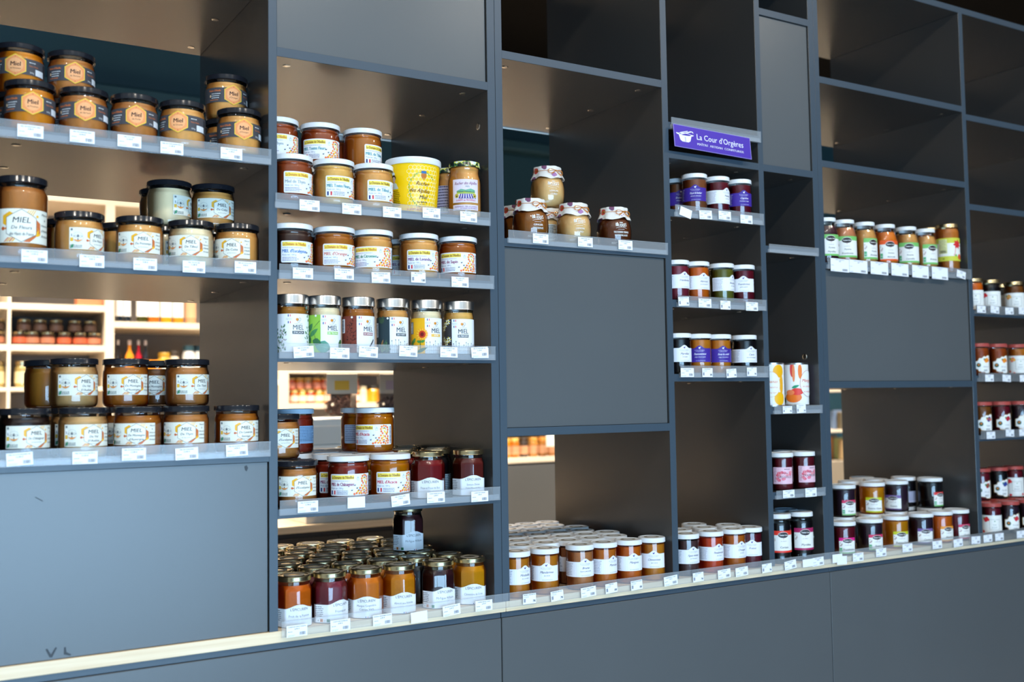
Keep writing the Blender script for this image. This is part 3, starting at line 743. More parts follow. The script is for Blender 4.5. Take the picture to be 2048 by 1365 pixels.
TOP = 2.6545
u1 = unit('shelf_unit', 'left anthracite shelving unit holding the honey jars, single upright in its middle', .157, 1.186,
     [(.157, .175), (.662, .6792), (1.166, 1.1855)],
     [(.175, .662, (2.2945, 1.9235, 1.694, 1.339), [(1.011, 1.339)]), (.6792, 1.166, (2.147, 1.839, 1.698, 1.534, 1.2265), [(2.1655, TOP-.0185)])], TOP)
u2 = unit('shelf_unit', 'middle anthracite shelving unit with three columns and the purple sign', 1.1865, 2.2166,
     [(1.1865, 1.2046), (1.669, 1.6874), (1.9932, 2.0108), (2.1966, 2.2166)],
     [(1.2046, 1.669, (2.2263, 1.797, 1.3715), [(1.39, 1.797)]), (1.6874, 1.9932, (2.0505, 2.1235, 1.903, 1.6765, 1.492), []),
      (2.0108, 2.1966, (2.475, 2.0502, 1.8325, 1.405, 1.183), [(2.0687, 2.475)])], TOP)
u3 = unit('shelf_unit', 'right anthracite shelving unit with mostly empty upper compartments', 2.2175, 3.56,
     [(2.2175, 2.2348), (2.8636, 2.8816), (3.5415, 3.56)],
     [(2.2348, 2.8636, (2.322, 2.0850, 1.8005, 1.472), [(1.4905, 1.8005)]), (2.8816, 3.5415, (2.2995, 2.0185, 1.6893, 1.4875, 1.3055), [])], TOP)
for u, x, y, z in ((u1, 1.166, .045, 2.075), (u2, 2.1966, .05, 1.560), (u2, 2.1966, .045, 1.068)):
    off = Vector(u.location)
    o = link('cam_fitting', fit, CHROME, u); o.location = (x-off.x-.0002, y, z-off.z); o.rotation_euler = (0, radians(90), 0)
# added pale strip draws the bright line along the rear underside of two compartments
for (x0, x1, z, u) in ((.6792, 1.166, 2.147, u1), (1.2046, 1.669, 2.2263, u2)):
    off = u.location; box('added_bright_strip', x0-off.x, x1-off.x, Dp+.0005, Dp+.002, z-off.z-.0035, z-off.z+.0185, mat('added_strip_white', (.8, .78, .72), .5), u, 0.0003)

# scuffs on the lower left door
SCU = mat('scuff_grime', (0.035, 0.042, 0.05), .6)
for k, (px, py, pts) in enumerate(((103, 1306, [(-9, 6), (-6, 7), (-1, -3), (6, 8), (8, 6), (1, -8), (-3, -7)]), (133, 1303, [(-4, 6), (-1, 7), (0, -2), (7, -6), (6, -8), (-4, -5)]), (492, 938, [(-3, 4), (1, 6), (4, 1), (1, -5), (-2, -2)]), (78, 999, [(-6, 3), (5, -4), (6, -3), (-5, 4)]))):
    p = at(px, py, .0053); off = u1.location
    V = [(x*.0011, 0, z*.0011) for x, z in pts] + [(x*.0011, .0002, z*.0011) for x, z in pts]; n = len(pts)
    me = meshdata('scuff', V, [tuple(range(n-1, -1, -1))]+[(i, (i+1) % n, n+(i+1) % n, n+i) for i in range(n)]); o = link('scuff_mark', me, SCU, u1); o.location = (p.x-off.x, .0052, p.z-off.z)

# pale wooden worktop, its base cabinets
for nm, a, c in (('left length of pale wooden worktop running under the honey shelves', -.25, 1.1941), ('right length of pale wooden worktop running under the jam shelves', 1.1949, 3.75)):
    tag(box('worktop', a, c, -.001, .55, .9885, 1.0109, WOOD, bev=.0012), nm, 'worktop', 'pale wooden worktops')
for nm, a, c in (('grey-fronted base cabinet below the left shelving, bluish in the daylight', -.25, 1.1837), ('grey-fronted base cabinet below the middle shelving', 1.1837, 2.2161), ('grey-fronted base cabinet below the right shelving', 2.2161, 3.75)):
    t = tag(empty('base_cabinet', (a, 0, 0)), nm, 'cabinet', 'base cabinets')
    L = c-a
    box('carcass', 0.0008, L-.0008, .021, .53, .08, .9883, LAM, t); box('front_panel', .0012, L-.0012, .001, .020, .085, .9755, DOOR, t, .0012)
    box('top_rail', 0.0008, L-.0008, .004, .0205, .976, .9883, EDGE, t); box('plinth', .001, L-.001, .05, .5, 0, .08, LAM, t)

# ------------------------------------------------------------------ clear price rails
def rail(x0, x1, zb, zt, label, back=True):
    t = tag(empty('price_rail', (x0, -.0068, zb)), label, 'price rail', 'clear price rails'); L = x1-x0; h = zt-zb
    box('front_strip', 0, L, 0, .0011, 0, h, RAIL, t, .0003)
    box('lower_lip', 0, L, .0012, .0062, 0, .0012, RAIL, t, .0002); box('upper_lip', 0, L, -.0012, 0, h-.0016, h-.0004, RAIL, t, .0002)
    if back: box('back_strip', 0, L, .0048, .0060, .0013, h*.42, RAIL, t, .0003)
    return t
RL_ = [(.150, .6655, 1.9235, 1.9545, 'under the grey-banded honey jars'), (.150, .6640, 1.7035, 1.7315, 'under the big wildflower honey jar, left column'), (.150, .6630, 1.3495, 1.379, 'on the lowest shelf of the left column'),
 (.6735, 1.1655, 1.839, 1.869, 'under the yellow honey tub'), (.681, 1.1725, 1.698, 1.728, 'under the eucalyptus, orange and lavender honeys'), (.681, 1.1735, 1.5405, 1.571, 'under the silver-lidded honeys'), (.681, 1.1800, 1.2335, 1.263, 'under the acacia and chestnut honeys'),
 (1.211, 1.6715, 1.8045, 1.834, 'under the cloth-topped curd and marmalade jars'),
 (1.692, 1.9985, 2.1235, 2.153, 'empty, above the purple sign'), (1.698, 2.0005, 1.903, 1.933, 'below the purple sign in the narrow column'), (1.699, 2.0010, 1.6765, 1.705, 'under the raspberry and rhubarb jams'), (1.702, 2.0015, 1.5015, 1.531, 'lowest one of the fourth column'),
 (2.0165, 2.2035, 1.8325, 1.8550, 'empty, in the narrowest column'), (2.018, 2.1985, 1.405, 1.427, 'under the two fruit tins'), (2.0165, 2.2000, 1.183, 1.2055, 'under the two pink-labelled jars'),
 (2.238, 2.868, 1.8005, 1.831, 'under the row of compotes'), (2.884, 3.53, 1.6960, 1.7225, 'under the gold-lidded jars far right'), (2.884, 3.53, 1.4875, 1.514, 'upper one under red-lidded jars far right'), (2.884, 3.53, 1.312, 1.3375, 'lower one under red-lidded jars far right')]
for x0, x1, zb, zt, s in RL_: rail(x0, x1, zb, zt, 'clear plastic price rail '+s)
for x0, x1, s in ((.684, 1.198, 'on the worktop edge under the gold-lidded jams'), (1.199, 1.7205, 'on the worktop edge under the densely packed white-lidded jams'), (1.7215, 3.6, 'on the worktop edge, long right-hand run')):
    rail(x0, x1, .9985, 1.0300, 'clear plastic price rail '+s, False)

# ------------------------------------------------------------------ price tags
_TG = {}
def tagmesh(kind_, text, price, w_, h_):
    k = (kind_, text, price, w_, h_)
    if k in _TG: return _TG[k]
    a = Art('price_tag'); W2 = w_*500; H2 = h_*500; a.rect(-W2, -H2, W2, H2, (244, 245, 250)); a.up()
    I = (60, 62, 74)
    if kind_ == 'bar':
        a.text(text, 0, H2-4.2, 2.0, I, maxw=2*W2-4, bold=.12); a.text(price, 0, H2-8.6, 2.6, I, shear=.15, bold=.15)
        a.lines(-W2+3, -W2+12, -1.6, 1, 2, .9, I, 3); a.lines(-W2+3, -W2+18, -H2+3.2, 2, 1.8, .6, (140, 140, 150), 4)
        a.bars(W2*.25, -H2+2.6, W2*.82, -H2+8.6, (60, 60, 70))
    elif kind_ == 'price':
        a.text(text, 0, H2-3.4, 1.9, I, maxw=2*W2-3, bold=.15); a.lines(-W2+2, 2, H2-6.5, 2, 2, .7, (150, 150, 160), 5); a.rect(-W2+2, -H2+4, -W2+7, H2-10.5, (150, 152, 164))
        a.text(price, W2-1.8, -H2+3, 5.2, I, 'R', sx=.62, bold=.35)
    me = a.mesh(flat=True, dlayer=.00008)
    # give the card its thickness
    bm = bmesh.new(); bm.from_mesh(me)
    lay = bm.loops.layers.float_color['Col']
    v = [bm.verts.new((x, y, z)) for y in (0.00002, .0005) for x, z in ((-w_/2, -h_/2), (w_/2, -h_/2), (w_/2, h_/2), (-w_/2, h_/2))]
    for f in ((4, 7, 6, 5), (0, 1, 5, 4), (1, 2, 6, 5), (2, 3, 7, 6), (3, 0, 4, 7)):
        ff = bm.faces.new([v[i] for i in f])
        for l in ff.loops: l[lay] = (.9, .9, .92, 1)
    bm.to_mesh(me); bm.free()
    _TG[k] = me; return me
def ptag(px, py, text, price, what, kind_='bar', rot=0, w_=.041, h_=.0222, Y=-.0092):
    if w_ < .05: w_ = {'bar': .042, 'price': .034, 'blank': .038}[kind_]
    p = at(px, py, Y)
    o = link('price_tag', tagmesh(kind_, text, price, w_, h_), None); o.location = p; o.rotation_euler = (0, radians(rot), 0)
    lb = {'bar': 'white price tag with barcode ', 'price': 'small white price tag with bold price ', 'blank': 'blank white price tag '}[kind_]
    tag(o, lb+what, 'price tag', 'price tags on the shelf rails'); return o
T_ = ptag
T_(61, 263, 'MIEL DE PRINTEMPS 500G', '9,90 €', 'first from left on the top rail of the left column')
T_(164.6, 273.5, 'MIEL DE SARRASIN 500G', '10,90 €', 'second from left on the top rail of the left column')
T_(259, 283, 'MIEL DE FORET', '12,90 €', 'third from left on the top rail of the left column')
T_(344, 296.7, 'MIEL DE CITRONNIER 500 G', '11,90 €', 'fourth from left on the top rail of the left column')
T_(463, 307.6, 'MIEL D ORANGER', '11,90 €', 'last on the right of the left column top rail')
T_(69, 512.8, 'MIEL DE FLEURS 1 KG', '17,90 €', 'under the big wildflower honey jar')
T_(184, 522.8, 'MIEL DE FLEURS 500 G', '9,90 €', 'right of the tag under the big honey jar')
T_(290.5, 529, 'MIEL DE PRINTEMPS 500 G', '9,90 €', 'under the spring honey jar')
T_(388, 534, 'MIEL TILLEUL 500', '11,90 €', 'under the pale linden honey, left column')
T_(491, 535, 'MIEL DE COLZA 500 G', '9,90 €', 'under the rapeseed honey jar, left column')
T_(39.4, 918.8, 'MIEL DE CHATAIGNIER 500', '11,90 €', 'tilted, under the dark chestnut honey jar', rot=-3)
T_(170, 916, 'MIEL VAL D AUTHIE 500 G', '11,90 €', 'second from left on the lowest left rail')
T_(268, 909, 'MIEL DE MONTAGNE 500G', '12,90 €', 'under the amber mountain honey in the lowest left row')
T_(373.6, 908, 'MIEL DE THYM 500G', '13,90 €', 'under the thyme honey of the lowest left row', rot=-2)
T_(474, 901, 'MIEL DE LAVANDE 500 G', '14,90 €', 'under the wild lavender honey at the lowest left row end', rot=-2)
T_(619.3, 411.3, 'MIEL THYM 500G', '13,90 €', 'first on the rail with the yellow tub')
T_(703.7, 418.3, 'MIEL TOUTES FLEURS 500G', '11,90 €', 'second on the rail with the yellow tub')
T_(784.4, 425, 'MIEL DE TILLEUL 500G', '12,90 €', 'just left below the yellow tub')
T_(863, 426.6, 'MIEL ST REMY 1 KG', '19,90 €', 'right below the yellow tub')
T_(937.3, 434, 'MIEL ST REMY LAVANDE', '14,90 €', 'under the lavender-labelled jar beside the tub', w_=.037)
T_(606, 547, 'MIEL EUCALYPTUS 500G', '12,90 €', 'under the dark eucalyptus honey, second shelf')
T_(688.5, 548.7, 'MIEL ORANGER 500G', '11,90 €', 'under the orange-blossom honey, second shelf')
T_(762, 555.5, 'MIEL CITRONNIER 500G', '12,90 €', 'under the lemon-blossom honey, second shelf', rot=-2)
T_(836.8, 555.3, 'MIEL LAVANDE', '1580', 'below the lavender honey', 'price', w_=.030)
T_(920.3, 564.5, 'MIEL SAPIN 500G', '14,90 €', 'under the fir honey at the second shelf end')
T_(607.5, 704.3, 'MIEL ACACIA 500G', '14,90 €', 'tilted, under the silver-lidded acacia honey', rot=-4)
T_(679.5, 707, 'MIEL TILLEUL 500G', '12,90 €', 'under the silver-lidded green linden honey', rot=1)
T_(737, 704.3, 'MIEL DE SARRASIN 500G', '14,90 €', 'under the silver-lidded buckwheat honey', rot=3)
T_(816.8, 703, 'MIEL FORET 500G', '14,90 €', 'under the silver-lidded forest honey', rot=2)
T_(898, 705, 'MIEL FLEURS ETE 500G', '11,90 €', 'under the silver-lidded sunflower honey', rot=1)
T_(959.6, 704.7, 'MIEL DE PRINTEMPS 500', '11,90 €', 'tilted, last on the silver-lid rail', rot=-4, Y=-.0102)
T_(962, 706.5, '', '', 'half hidden behind the last tag of the silver-lid rail', 'blank', rot=-1, w_=.041)
T_(616, 1014, 'MIEL EUCALYPTUS 500G', '11,90 €', 'under the black-lidded eucalyptus honey jar')
T_(712.8, 1005.5, '', '', 'between eucalyptus and acacia honeys', 'blank')
T_(801.4, 1001.3, 'MIEL ACACIA 500G', '13,90 €', 'tilted, under the golden acacia honey', rot=-5)
T_(872, 995.4, 'FRAISE FRAISE DES BOIS', '6,90 €', 'under the strawberry jam beside the acacia honey', w_=.037)
T_(959.6, 993.6, 'CONFITURE SAVEURS', '7,90 €', 'at the right end of the acacia honey rail', w_=.037)
T_(594, 1262.3, 'CONFITURE FRUIT PASSION', '6,90 €', 'first on the worktop rail')
T_(680.7, 1251.3, 'CONFITURE FRAMBOISE', '6,90 €', 'second on the worktop rail')
T_(765, 1240.3, 'MANGUE GINGEMBRE CITRON', '6,90 €', 'third on the worktop rail', w_=.038, rot=-1)
T_(838.4, 1234.8, '', '', 'on the worktop rail under the apricot jam', 'blank', rot=-2)
T_(903.3, 1221, 'MI FIGUE MI RAISIN 320G', '6,90 €', 'on the worktop rail under the fig and grape jam', w_=.037, rot=-4)
T_(967.8, 1211.8, 'CLEMENTINE DE CORSE', '6,90 €', 'on the worktop rail under the clementine jam', w_=.036)
T_(1081.4, 477.8, 'GINGER PRESERVE 340G', '5,90 €', 'below the cloth-topped ginger jar', w_=.036)
T_(1170.8, 484.6, 'LEMON CURD 340G', '5,90 €', 'below the cloth-topped lemon curd', w_=.036)
T_(1251, 490.5, 'ORANGE MARMALADE', '5,90 €', 'below the cloth-topped orange marmalade', w_=.033)
T_(1059, 1198.3, 'MIRABELLE CORR. BRACHET', '790', 'first on the worktop rail of the middle unit', 'price')
T_(1114.3, 1192.3, 'MANDARINE BRACHET', '790', 'second on the worktop rail of the middle unit', 'price', rot=-4, w_=.031)
T_(1177, 1184.6, 'BRUME COUR ORGERES', '6,90 €', 'under the pinkish-brown plum jam', rot=-3, w_=.038)
T_(1222.9, 1177, 'MARACUJA', '890', 'under the passion fruit jam of the worktop row', 'price', rot=-4, w_=.030)
T_(1273.4, 1171, 'MANGUE COUR ORGERES', '890', 'under the mango jam of the worktop row', 'price', rot=-3, w_=.030)
T_(1341.7, 1162, 'CLEMENTINE DE CORSE', '7,90 €', 'beside the upright next to the clementine jam', rot=-4, w_=.036)
T_(1396.6, 1155, 'FIGUE VIOLETTE', '790', 'under the speckled fig jam', 'price', rot=-2, w_=.029)
T_(1448.6, 1148.6, 'PAMPLEMOUSSE', '7,90 €', 'under the red grapefruit jam', rot=-3, w_=.034)
T_(1483.7, 1144, 'ORANGE AMERE', '7,90 €', 'under the orange jam of the narrow column', rot=-3, w_=.031)
T_(1534, 1137, 'FRAISE', '790', 'below the upright right of the strawberry jam', 'price', rot=-2, w_=.026)
T_(1581, 1130.5, 'CERISE AU SIROP', '4,90 €', 'tilted, under the cherries in syrup', rot=-6, w_=.031)
T_(1615.8, 1126.8, '', '', 'under the blueberries in syrup', 'blank', w_=.022, h_=.020)
T_(1636.5, 1124, 'MYRTILLE AU SIROP', '4,90 €', 'right of the blank tag under the blueberries in syrup', rot=-2, w_=.028)
T_(1675, 1117.5, '', '', 'upper one of two overlapping blanks below the right unit', 'blank', w_=.024)
T_(1684, 1121.5, '', '', 'lower one of two overlapping blanks below the right unit', 'blank', w_=.026, Y=-.0102, rot=2)
T_(1716.5, 1115, 'CONFITURE FRAISE BIO', '4,90 €', 'under the dark strawberry jam, right unit', w_=.028)
T_(1762.4, 1105.7, 'GELEE POMME', '4,90 €', 'under the yellow apple jelly', w_=.025)
T_(1815, 1096.3, 'CONFITURE CASSIS', '4,90 €', 'under the blackcurrant jam, right unit', w_=.023)
T_(1874.7, 1090.3, 'ABRICOT', '4,90 €', 'under the amber apricot jar, right unit', w_=.021)
T_(1916.5, 1086.4, 'GROSEILLE', '4,90 €', 'at the right end of the right unit first column', w_=.019, rot=-3)
T_(1952, 1081, 'FRAISE', '5,90 €', 'first past the last upright on the worktop rail', w_=.019, rot=2)
T_(1976, 1077.7, 'CERISE', '5,90 €', 'second past the last upright on the worktop rail', w_=.014)
T_(1999, 1074.7, 'GROSEILLE', '5,90 €', 'third past the last upright on the worktop rail', w_=.017)
T_(2042, 1069.5, 'ORANGE', '5,90 €', 'at the right picture edge on the worktop rail', w_=.018)
T_(1371.6, 425.5, '', '', 'crooked, at the left end of the rail below the purple sign', 'blank', rot=14, w_=.030)
T_(1411.4, 430, 'UN POT DE BONHEUR', '6,90 €', 'under the brown purple-labelled jam', rot=-3, w_=.032)
T_(1449.7, 431.4, 'MAMAN BONHEUR', '6,90 €', 'under the middle jar below the purple sign', w_=.029)
T_(1493, 439, 'CAJOLINE', '6,90 €', 'under the red purple-labelled jam', w_=.027)
T_(1367.6, 603, 'FRAMBOISE ORGERES', '790', 'under the left raspberry jam, fourth column', 'price', rot=-3, w_=.027)
T_(1410, 606.6, 'ABRICOT ROUSSILLON', '7,90 €', 'under the orange apricot jam, fourth column', w_=.031)
T_(1451, 610.7, 'RHUBARBE', '790', 'under the green rhubarb jam', 'price', w_=.026)
T_(1504, 613.4, 'FRAMBOISE PEPINS', '7,90 €', 'under the right raspberry jam, fourth column', w_=.027)
T_(1374.8, 745.5, 'MYRTILLE SAUVAGE', '8,90 €', 'under the black blueberry jam, fourth column', w_=.036)
T_(1415, 745.7, 'PASSIONNEMENT', '890', 'under the left purple-labelled orange jam', 'price', w_=.024)
T_(1463, 747, 'SOUS LE SOLEIL', '790', 'under the right purple-labelled orange jam', 'price', rot=-3, w_=.024)
T_(1503.8, 744, 'CASSIS', '790', 'under the blackcurrant jam, fourth column', 'price', w_=.025)
T_(1575, 820, 'ANANAS TRANCHES', '790', 'under the pineapple tin', 'price', w_=.021, h_=.019)
T_(1602.6, 818, 'MANGUE SIROP', '590', 'under the mango tin', 'price', w_=.021, h_=.022, rot=-2)
T_(1577.6, 988.4, 'GELEE DE GROSEILLE', '5,90 €', 'under the pink-labelled redcurrant jelly', w_=.029, h_=.020)
T_(1622, 985.5, 'CONFITURE FRAMBOISE', '5,90 €', 'under the pink-labelled raspberry jam', w_=.026, h_=.023)
for i, (x, y, n) in enumerate(((1680, 531, 'COMPOTE POMME MYRTILLE'), (1717, 533.6, 'COMPOTE POMME FRAMBOISE'), (1759, 537, 'COMPOTE POM RHUBARBE'), (1800, 540, 'COMPOTE POM ABRICOT'), (1841, 544, 'COMPOTE POM CAN'), (1880, 547, 'COMPOTE POMME'))):
    T_(x, y, n, '3,90 €', ORD[i]+' from left, hanging low on the compote rail', w_=.074, h_=.036, rot=1)
T_(1922.5, 549.4, 'COMPOTE', '3,90 €', 'tilted, at the right end of the compote rail', rot=10, w_=.016)
for r_, (row, nm) in enumerate((([(1963, 619), (1990, 620), (2019, 622.4), (2045.7, 622.4)], 'gold-lidded jars'), ([(1979, 756.6), (2013.4, 757), (2047.8, 757)], 'upper red-lidded jars'), ([(1982, 871.3), (2020, 866.8), (2046.8, 865.4)], 'lower red-lidded jars'))):
    for i, (x, y) in enumerate(row):
        T_(x, y, ('GELEE', 'CONFITURE', 'CONFITURE')[r_], '5,90 €', ORD[i]+' from left under the '+nm+' far right', w_=.0165, h_=.0215, rot=(0, 3, -2, 1)[i])

# ------------------------------------------------------------------ purple sign
sg = Art('sign'); PU = (72, 46, 164)
sg.rect(-64, -20, 64, 19, (150, 140, 200)); sg.up(); sg.rect(-63.2, -19.2, 63.2, 18.2, PU); sg.up()
WS = (240, 240, 248)
sg.text("La Cour d'Orgères", 12, -1.5, 10, WS, sx=.78, maxw=78); sg.text('MAÎTRE  ARTISAN  CONFITURIER', 12, -11.3, 3.9, WS, maxw=78, bold=.2)
sg.poly([(-56.5, 3), (-54, -7), (-51, -9.5), (-41, -9.5), (-38, -7), (-35.5, 3)], WS); sg.poly([(-60.5, 5), (-59, 2.4), (-56, 2), (-56.5, 4.5)], WS); sg.poly([(-36, 2), (-33, 2.6), (-32, 4.6), (-35.5, 4.5)], WS)
sg.up(); sg.ell(-46, 3.4, 11, 2.8, WS, 20); sg.up(); sg.ell(-46, 3.4, 9.6, 1.9, PU, 20); sg.up(); sg.poly([(-53, 2), (-37, 8.6), (-34, 10.6), (-37, 10.8), (-41, 8.6), (-54, 3.2)], WS); sg.poly([(-34, 10.6), (-32, 8), (-33, 7.6), (-35.6, 9.8)], WS); sg.poly([(-54, 6), (-42, 10.4), (-41, 9.4), (-53, 5.2)], WS)
sg.poly([(-47, -1), (-45, -1), (-45, -9), (-46.5, -9)], (190, 184, 230))
me = sg.mesh(flat=True, dlayer=.00012)
p = at(1426.5, 283.5, -.016)
st = tag(empty('brand_sign', p), 'purple sign with white lettering and saucepan hanging from an empty rail', 'sign')
st.rotation_euler = (radians(-6), radians(1.3), radians(0))
link('printed_face', me, None, st); box('card', -.064, .064, .0002, .0016, -.020, .019, mat('sign_card', sl(PU), .4), st, .0002)
for ch in st.children: ch.scale = (2.03, 1, 1.5)
# ------------------------------------------------------------------ jars on the shelves
Z = dict(c1a=1.942, c1b=1.7125, c1c=1.3575, c2a=1.8575, c2b=1.7165, c2c=1.5525, c2d=1.245, wood=1.0109, c3a=1.8155, c4b=1.9215, c4c=1.695, c4d=1.5105, c5b=1.4235, c5c=1.2015, c6=1.819, c7a=1.7078, c7b=1.506, c7c=1.324)
PLACED = []
def settle(X, Y, R0, z, lo, hi, front):
    for _ in range(40):
        mv = False
        for a, b, r, zz in PLACED:
            if abs(zz-z) > .05: continue
            dx, dy = X-a, Y-b; d = sqrt(dx*dx+dy*dy); need = r+R0+.0008
            if d < need:
                mv = True
                if front: X += (need-d)*(1 if dx > 0 else -1)*1.02
                else:
                    d = max(d, .004); X += dx/d*(need-d); Y += abs(dy/d)*(need-d)+.0004
        if lo is not None: X = min(max(X, lo+R0+.0015), hi-R0-.0015)
        Y = min(Y, Dp-R0-.002)
        if not mv: break
    PLACED.append((X, Y, R0, z)); return X, Y
def J(nm, kn, fill, lid, px, py, row, shelf, ang, lab, label, cat='honey jar', group=None, z=None, seal=False, Y=None):
    """px, py: where the lid centre is seen; row: 0 front row, 1 second row ...; ang: turn of the label in degrees"""
    k = K[kn]; Rm = max(k['R']*(1.067 if k['facet'] else 1), k['L'])
    if Y is None: Y = .004 + Rm + row*(2*Rm+.003)
    X = where(px, py, Y); lo = hi = None; z0 = (z if z is not None else Z[shelf])
    for a_, c in ((.175, .662), (.6792, 1.166), (1.2046, 1.669), (1.6874, 1.9932), (2.0108, 2.1966), (2.2348, 2.8636), (2.8816, 3.5415)):
        if a_-.03 < X < c+.03: X = min(max(X, a_+Rm+.0015), c-Rm-.0015); lo, hi = a_, c; break
    X, Y = settle(X, Y, Rm, z0, lo, hi, row == 0)
    return jar(nm, kn, fill, lid, X, Y, z0+.0002, ang, lab, label, cat, group, seal)
HJ = 'honey_jar'
# left column, upper shelf: grey band labels
g = 'honey jars with grey band and orange hexagon'
J(HJ, 'honey', 'gold', 'black', 60.5, 160, 0, 'c1a', 6, lab_grey('de Printemps'), 'golden honey jar with grey band, leftmost in the front row of the top left shelf', group=g)
J(HJ, 'honey', 'caramel', 'black', 167.5, 173, 0, 'c1a', 4, lab_grey('de Sarrasin'), 'caramel honey jar with grey band, second in the front row of the top left shelf', group=g)
J(HJ, 'honey', 'caramel', 'black', 268.5, 189, 0, 'c1a', 5, lab_grey('de Forêt'), 'caramel honey jar with grey band, middle front one on the top left shelf', group=g)
J(HJ, 'honey', 'tan', 'black', 365, 202, 0, 'c1a', -11, lab_grey('de Citronnier'), 'tan honey jar with grey band, fourth in the front row of the top left shelf', group=g)
J(HJ, 'honey', 'tan', 'black', 478.5, 216, 0, 'c1a', 13, lab_grey("d'Oranger"), 'tan honey jar with grey band, front row right end of the top left shelf', group=g)
for px, py, f, a, s, w_, zz in ((40, 178, 'gold', -10, 'de Printemps', 'golden', 'leftmost'), (143, 195, 'caramel', 9, 'de Sarrasin', 'caramel', 'second'), (455, 236, 'tan', 20, "d'Oranger", 'tan', 'rightmost')):
    J(HJ, 'honey', f, 'black', px, py, 1, 'c1a', a, lab_grey(s), w_+' grey-banded honey jar in the second row, carrying the '+zz+' stacked jar', group=g)
    J(HJ, 'honey', f, 'black', px, py-90, 1, 'c1a', a, lab_grey(s), w_+' grey-banded honey jar, '+zz+' of the three stacked on the top left shelf', group=g, z=Z['c1a']+.0925)
# left column, middle shelf
g = 'honey jars with cream hexagon labels'
J(HJ, 'honeytall', 'caramel', 'black', 44, 355, 0, 'c1b', 0, lab_hex('De Fleurs', 'des Hauts de France', tall=1), 'large one-kilo wildflower honey jar with cream hexagon label at the left edge', group=g)
for px, py, f, a, s, s2, d in ((159, 430, 'tan', 47, 'De Fleurs', '', 'tan wildflower honey jar turned right, beside the large one-kilo jar'), (280, 437, 'tan', 8, 'De Printemps', '', 'spring honey jar with cream hexagon label, middle left shelf'),
     (382, 444, 'pale', 0, 'De Tilleul', '', 'pale linden honey jar with cream hexagon label, front row of the middle left shelf'), (473.5, 452, 'tan', -13, 'De Colza', '', 'rapeseed honey jar with cream label, right end of the middle left shelf')):
    J(HJ, 'honey', f, 'black', px, py, 0, 'c1b', a, lab_hex(s, s2), d, group=g)
for px, py, f, a, s, d in ((136, 452, 'tan', 40, 'De Fleurs', 'half-hidden tan honey jar behind the turned wildflower jar'), (244, 458, 'tan', 60, 'De Printemps', 'honey jar half hidden behind the spring honey jar'), (338.5, 466, 'pale', 60, 'De Tilleul', 'honey jar hidden behind the pale linden honey, supporting the stacked one'), (428, 472, 'tan', 30, 'De Colza', 'honey jar hidden behind the rapeseed honey, supporting the stacked one')):
    J(HJ, 'honey', f, 'black', px, py, 1, 'c1b', a, lab_hex(s), d, group=g)
J(HJ, 'honey', 'pale', 'black', 338.5, 380, 1, 'c1b', 80, lab_hex('De Tilleul'), 'stacked very pale honey jar with its label turned far right, middle left shelf', group=g, z=Z['c1b']+.0925)
J(HJ, 'honey', 'tan', 'black', 426, 387, 1, 'c1b', 25, lab_hex('De Colza'), 'stacked rapeseed honey jar at the top right of the middle left shelf', group=g, z=Z['c1b']+.0925)
J(HJ, 'honey', 'greyhoney', 'black', 322, 398, 2, 'c1b', 120, lab_hex('De Tilleul'), 'stacked honey jar just showing behind the very pale one', group=g, z=Z['c1b']+.0925)
J(HJ, 'honey', 'greyhoney', 'black', 326, 480, 2, 'c1b', 120, None, 'honey jar in the third row of the middle left shelf', group=g)
# left column, lowest shelf
for px, py, f, a, s, s2, d in ((49.5, 820, 'chestnut', 27, 'De Châtaignier', '', 'dark chestnut honey jar at the left edge of the lowest left shelf'), (167, 816, 'greyhoney', 24, 'Du Val', "D'Authie", 'greyish honey jar, second in the front row of the lowest left shelf'),
     (275.5, 813, 'amber', -3, 'De Montagne', "d'Auvergne", 'amber mountain honey jar in the front row of the lowest left shelf'), (372, 812, 'caramel', 2, 'De Thym', '', 'thyme honey jar, fourth in the front row of the lowest left shelf'), (473.5, 810, 'amber', 24, 'De Lavande', 'Sauvage', 'wild lavender honey jar standing alone at the right end of the lowest left shelf')):
    J(HJ, 'honey', f, 'black', px, py, 0, 'c1c', a, lab_hex(s, s2), d, group=g)
for px, py, f, a, s, s2, d in ((148.5, 815, 'greyhoney', 30, 'Du Val', "D'Authie", 'second-row greyish honey jar'), (252, 813, 'amber', 18, 'De Montagne', "d'Auvergne", 'second-row amber honey jar'), (374, 812, 'caramel', 42, 'De Thym', '', 'second-row caramel honey jar')):
    J(HJ, 'honey', f, 'black', px, py, 1, 'c1c', a-10, lab_hex(s, s2), d+' on the lowest left shelf, under a stacked jar', group=g)
    J(HJ, 'honey', f, 'black', px, py-94, 1, 'c1c', a, lab_hex(s, s2), d.replace('second-row', 'stacked')+' on the lowest left shelf', group=g, z=Z['c1c']+.0925)
for px, f, a, d, lb in ((96, 'oldgold', 150, 'leftmost stacked honey jar showing no label, lowest left shelf', None), (314, 'darkamber', -7, 'dark honey jar stacked in shadow between the amber and caramel ones', lab_hex('De Montagne', "d'Auvergne"))):
    J(HJ, 'honey', f, 'black', px, 727, 2, 'c1c', a, lb, d, group=g, z=Z['c1c']+.0925)
    J(HJ, 'honey', f, 'black', px, 815, 2, 'c1c', a, None, 'support under the '+d, group=g)

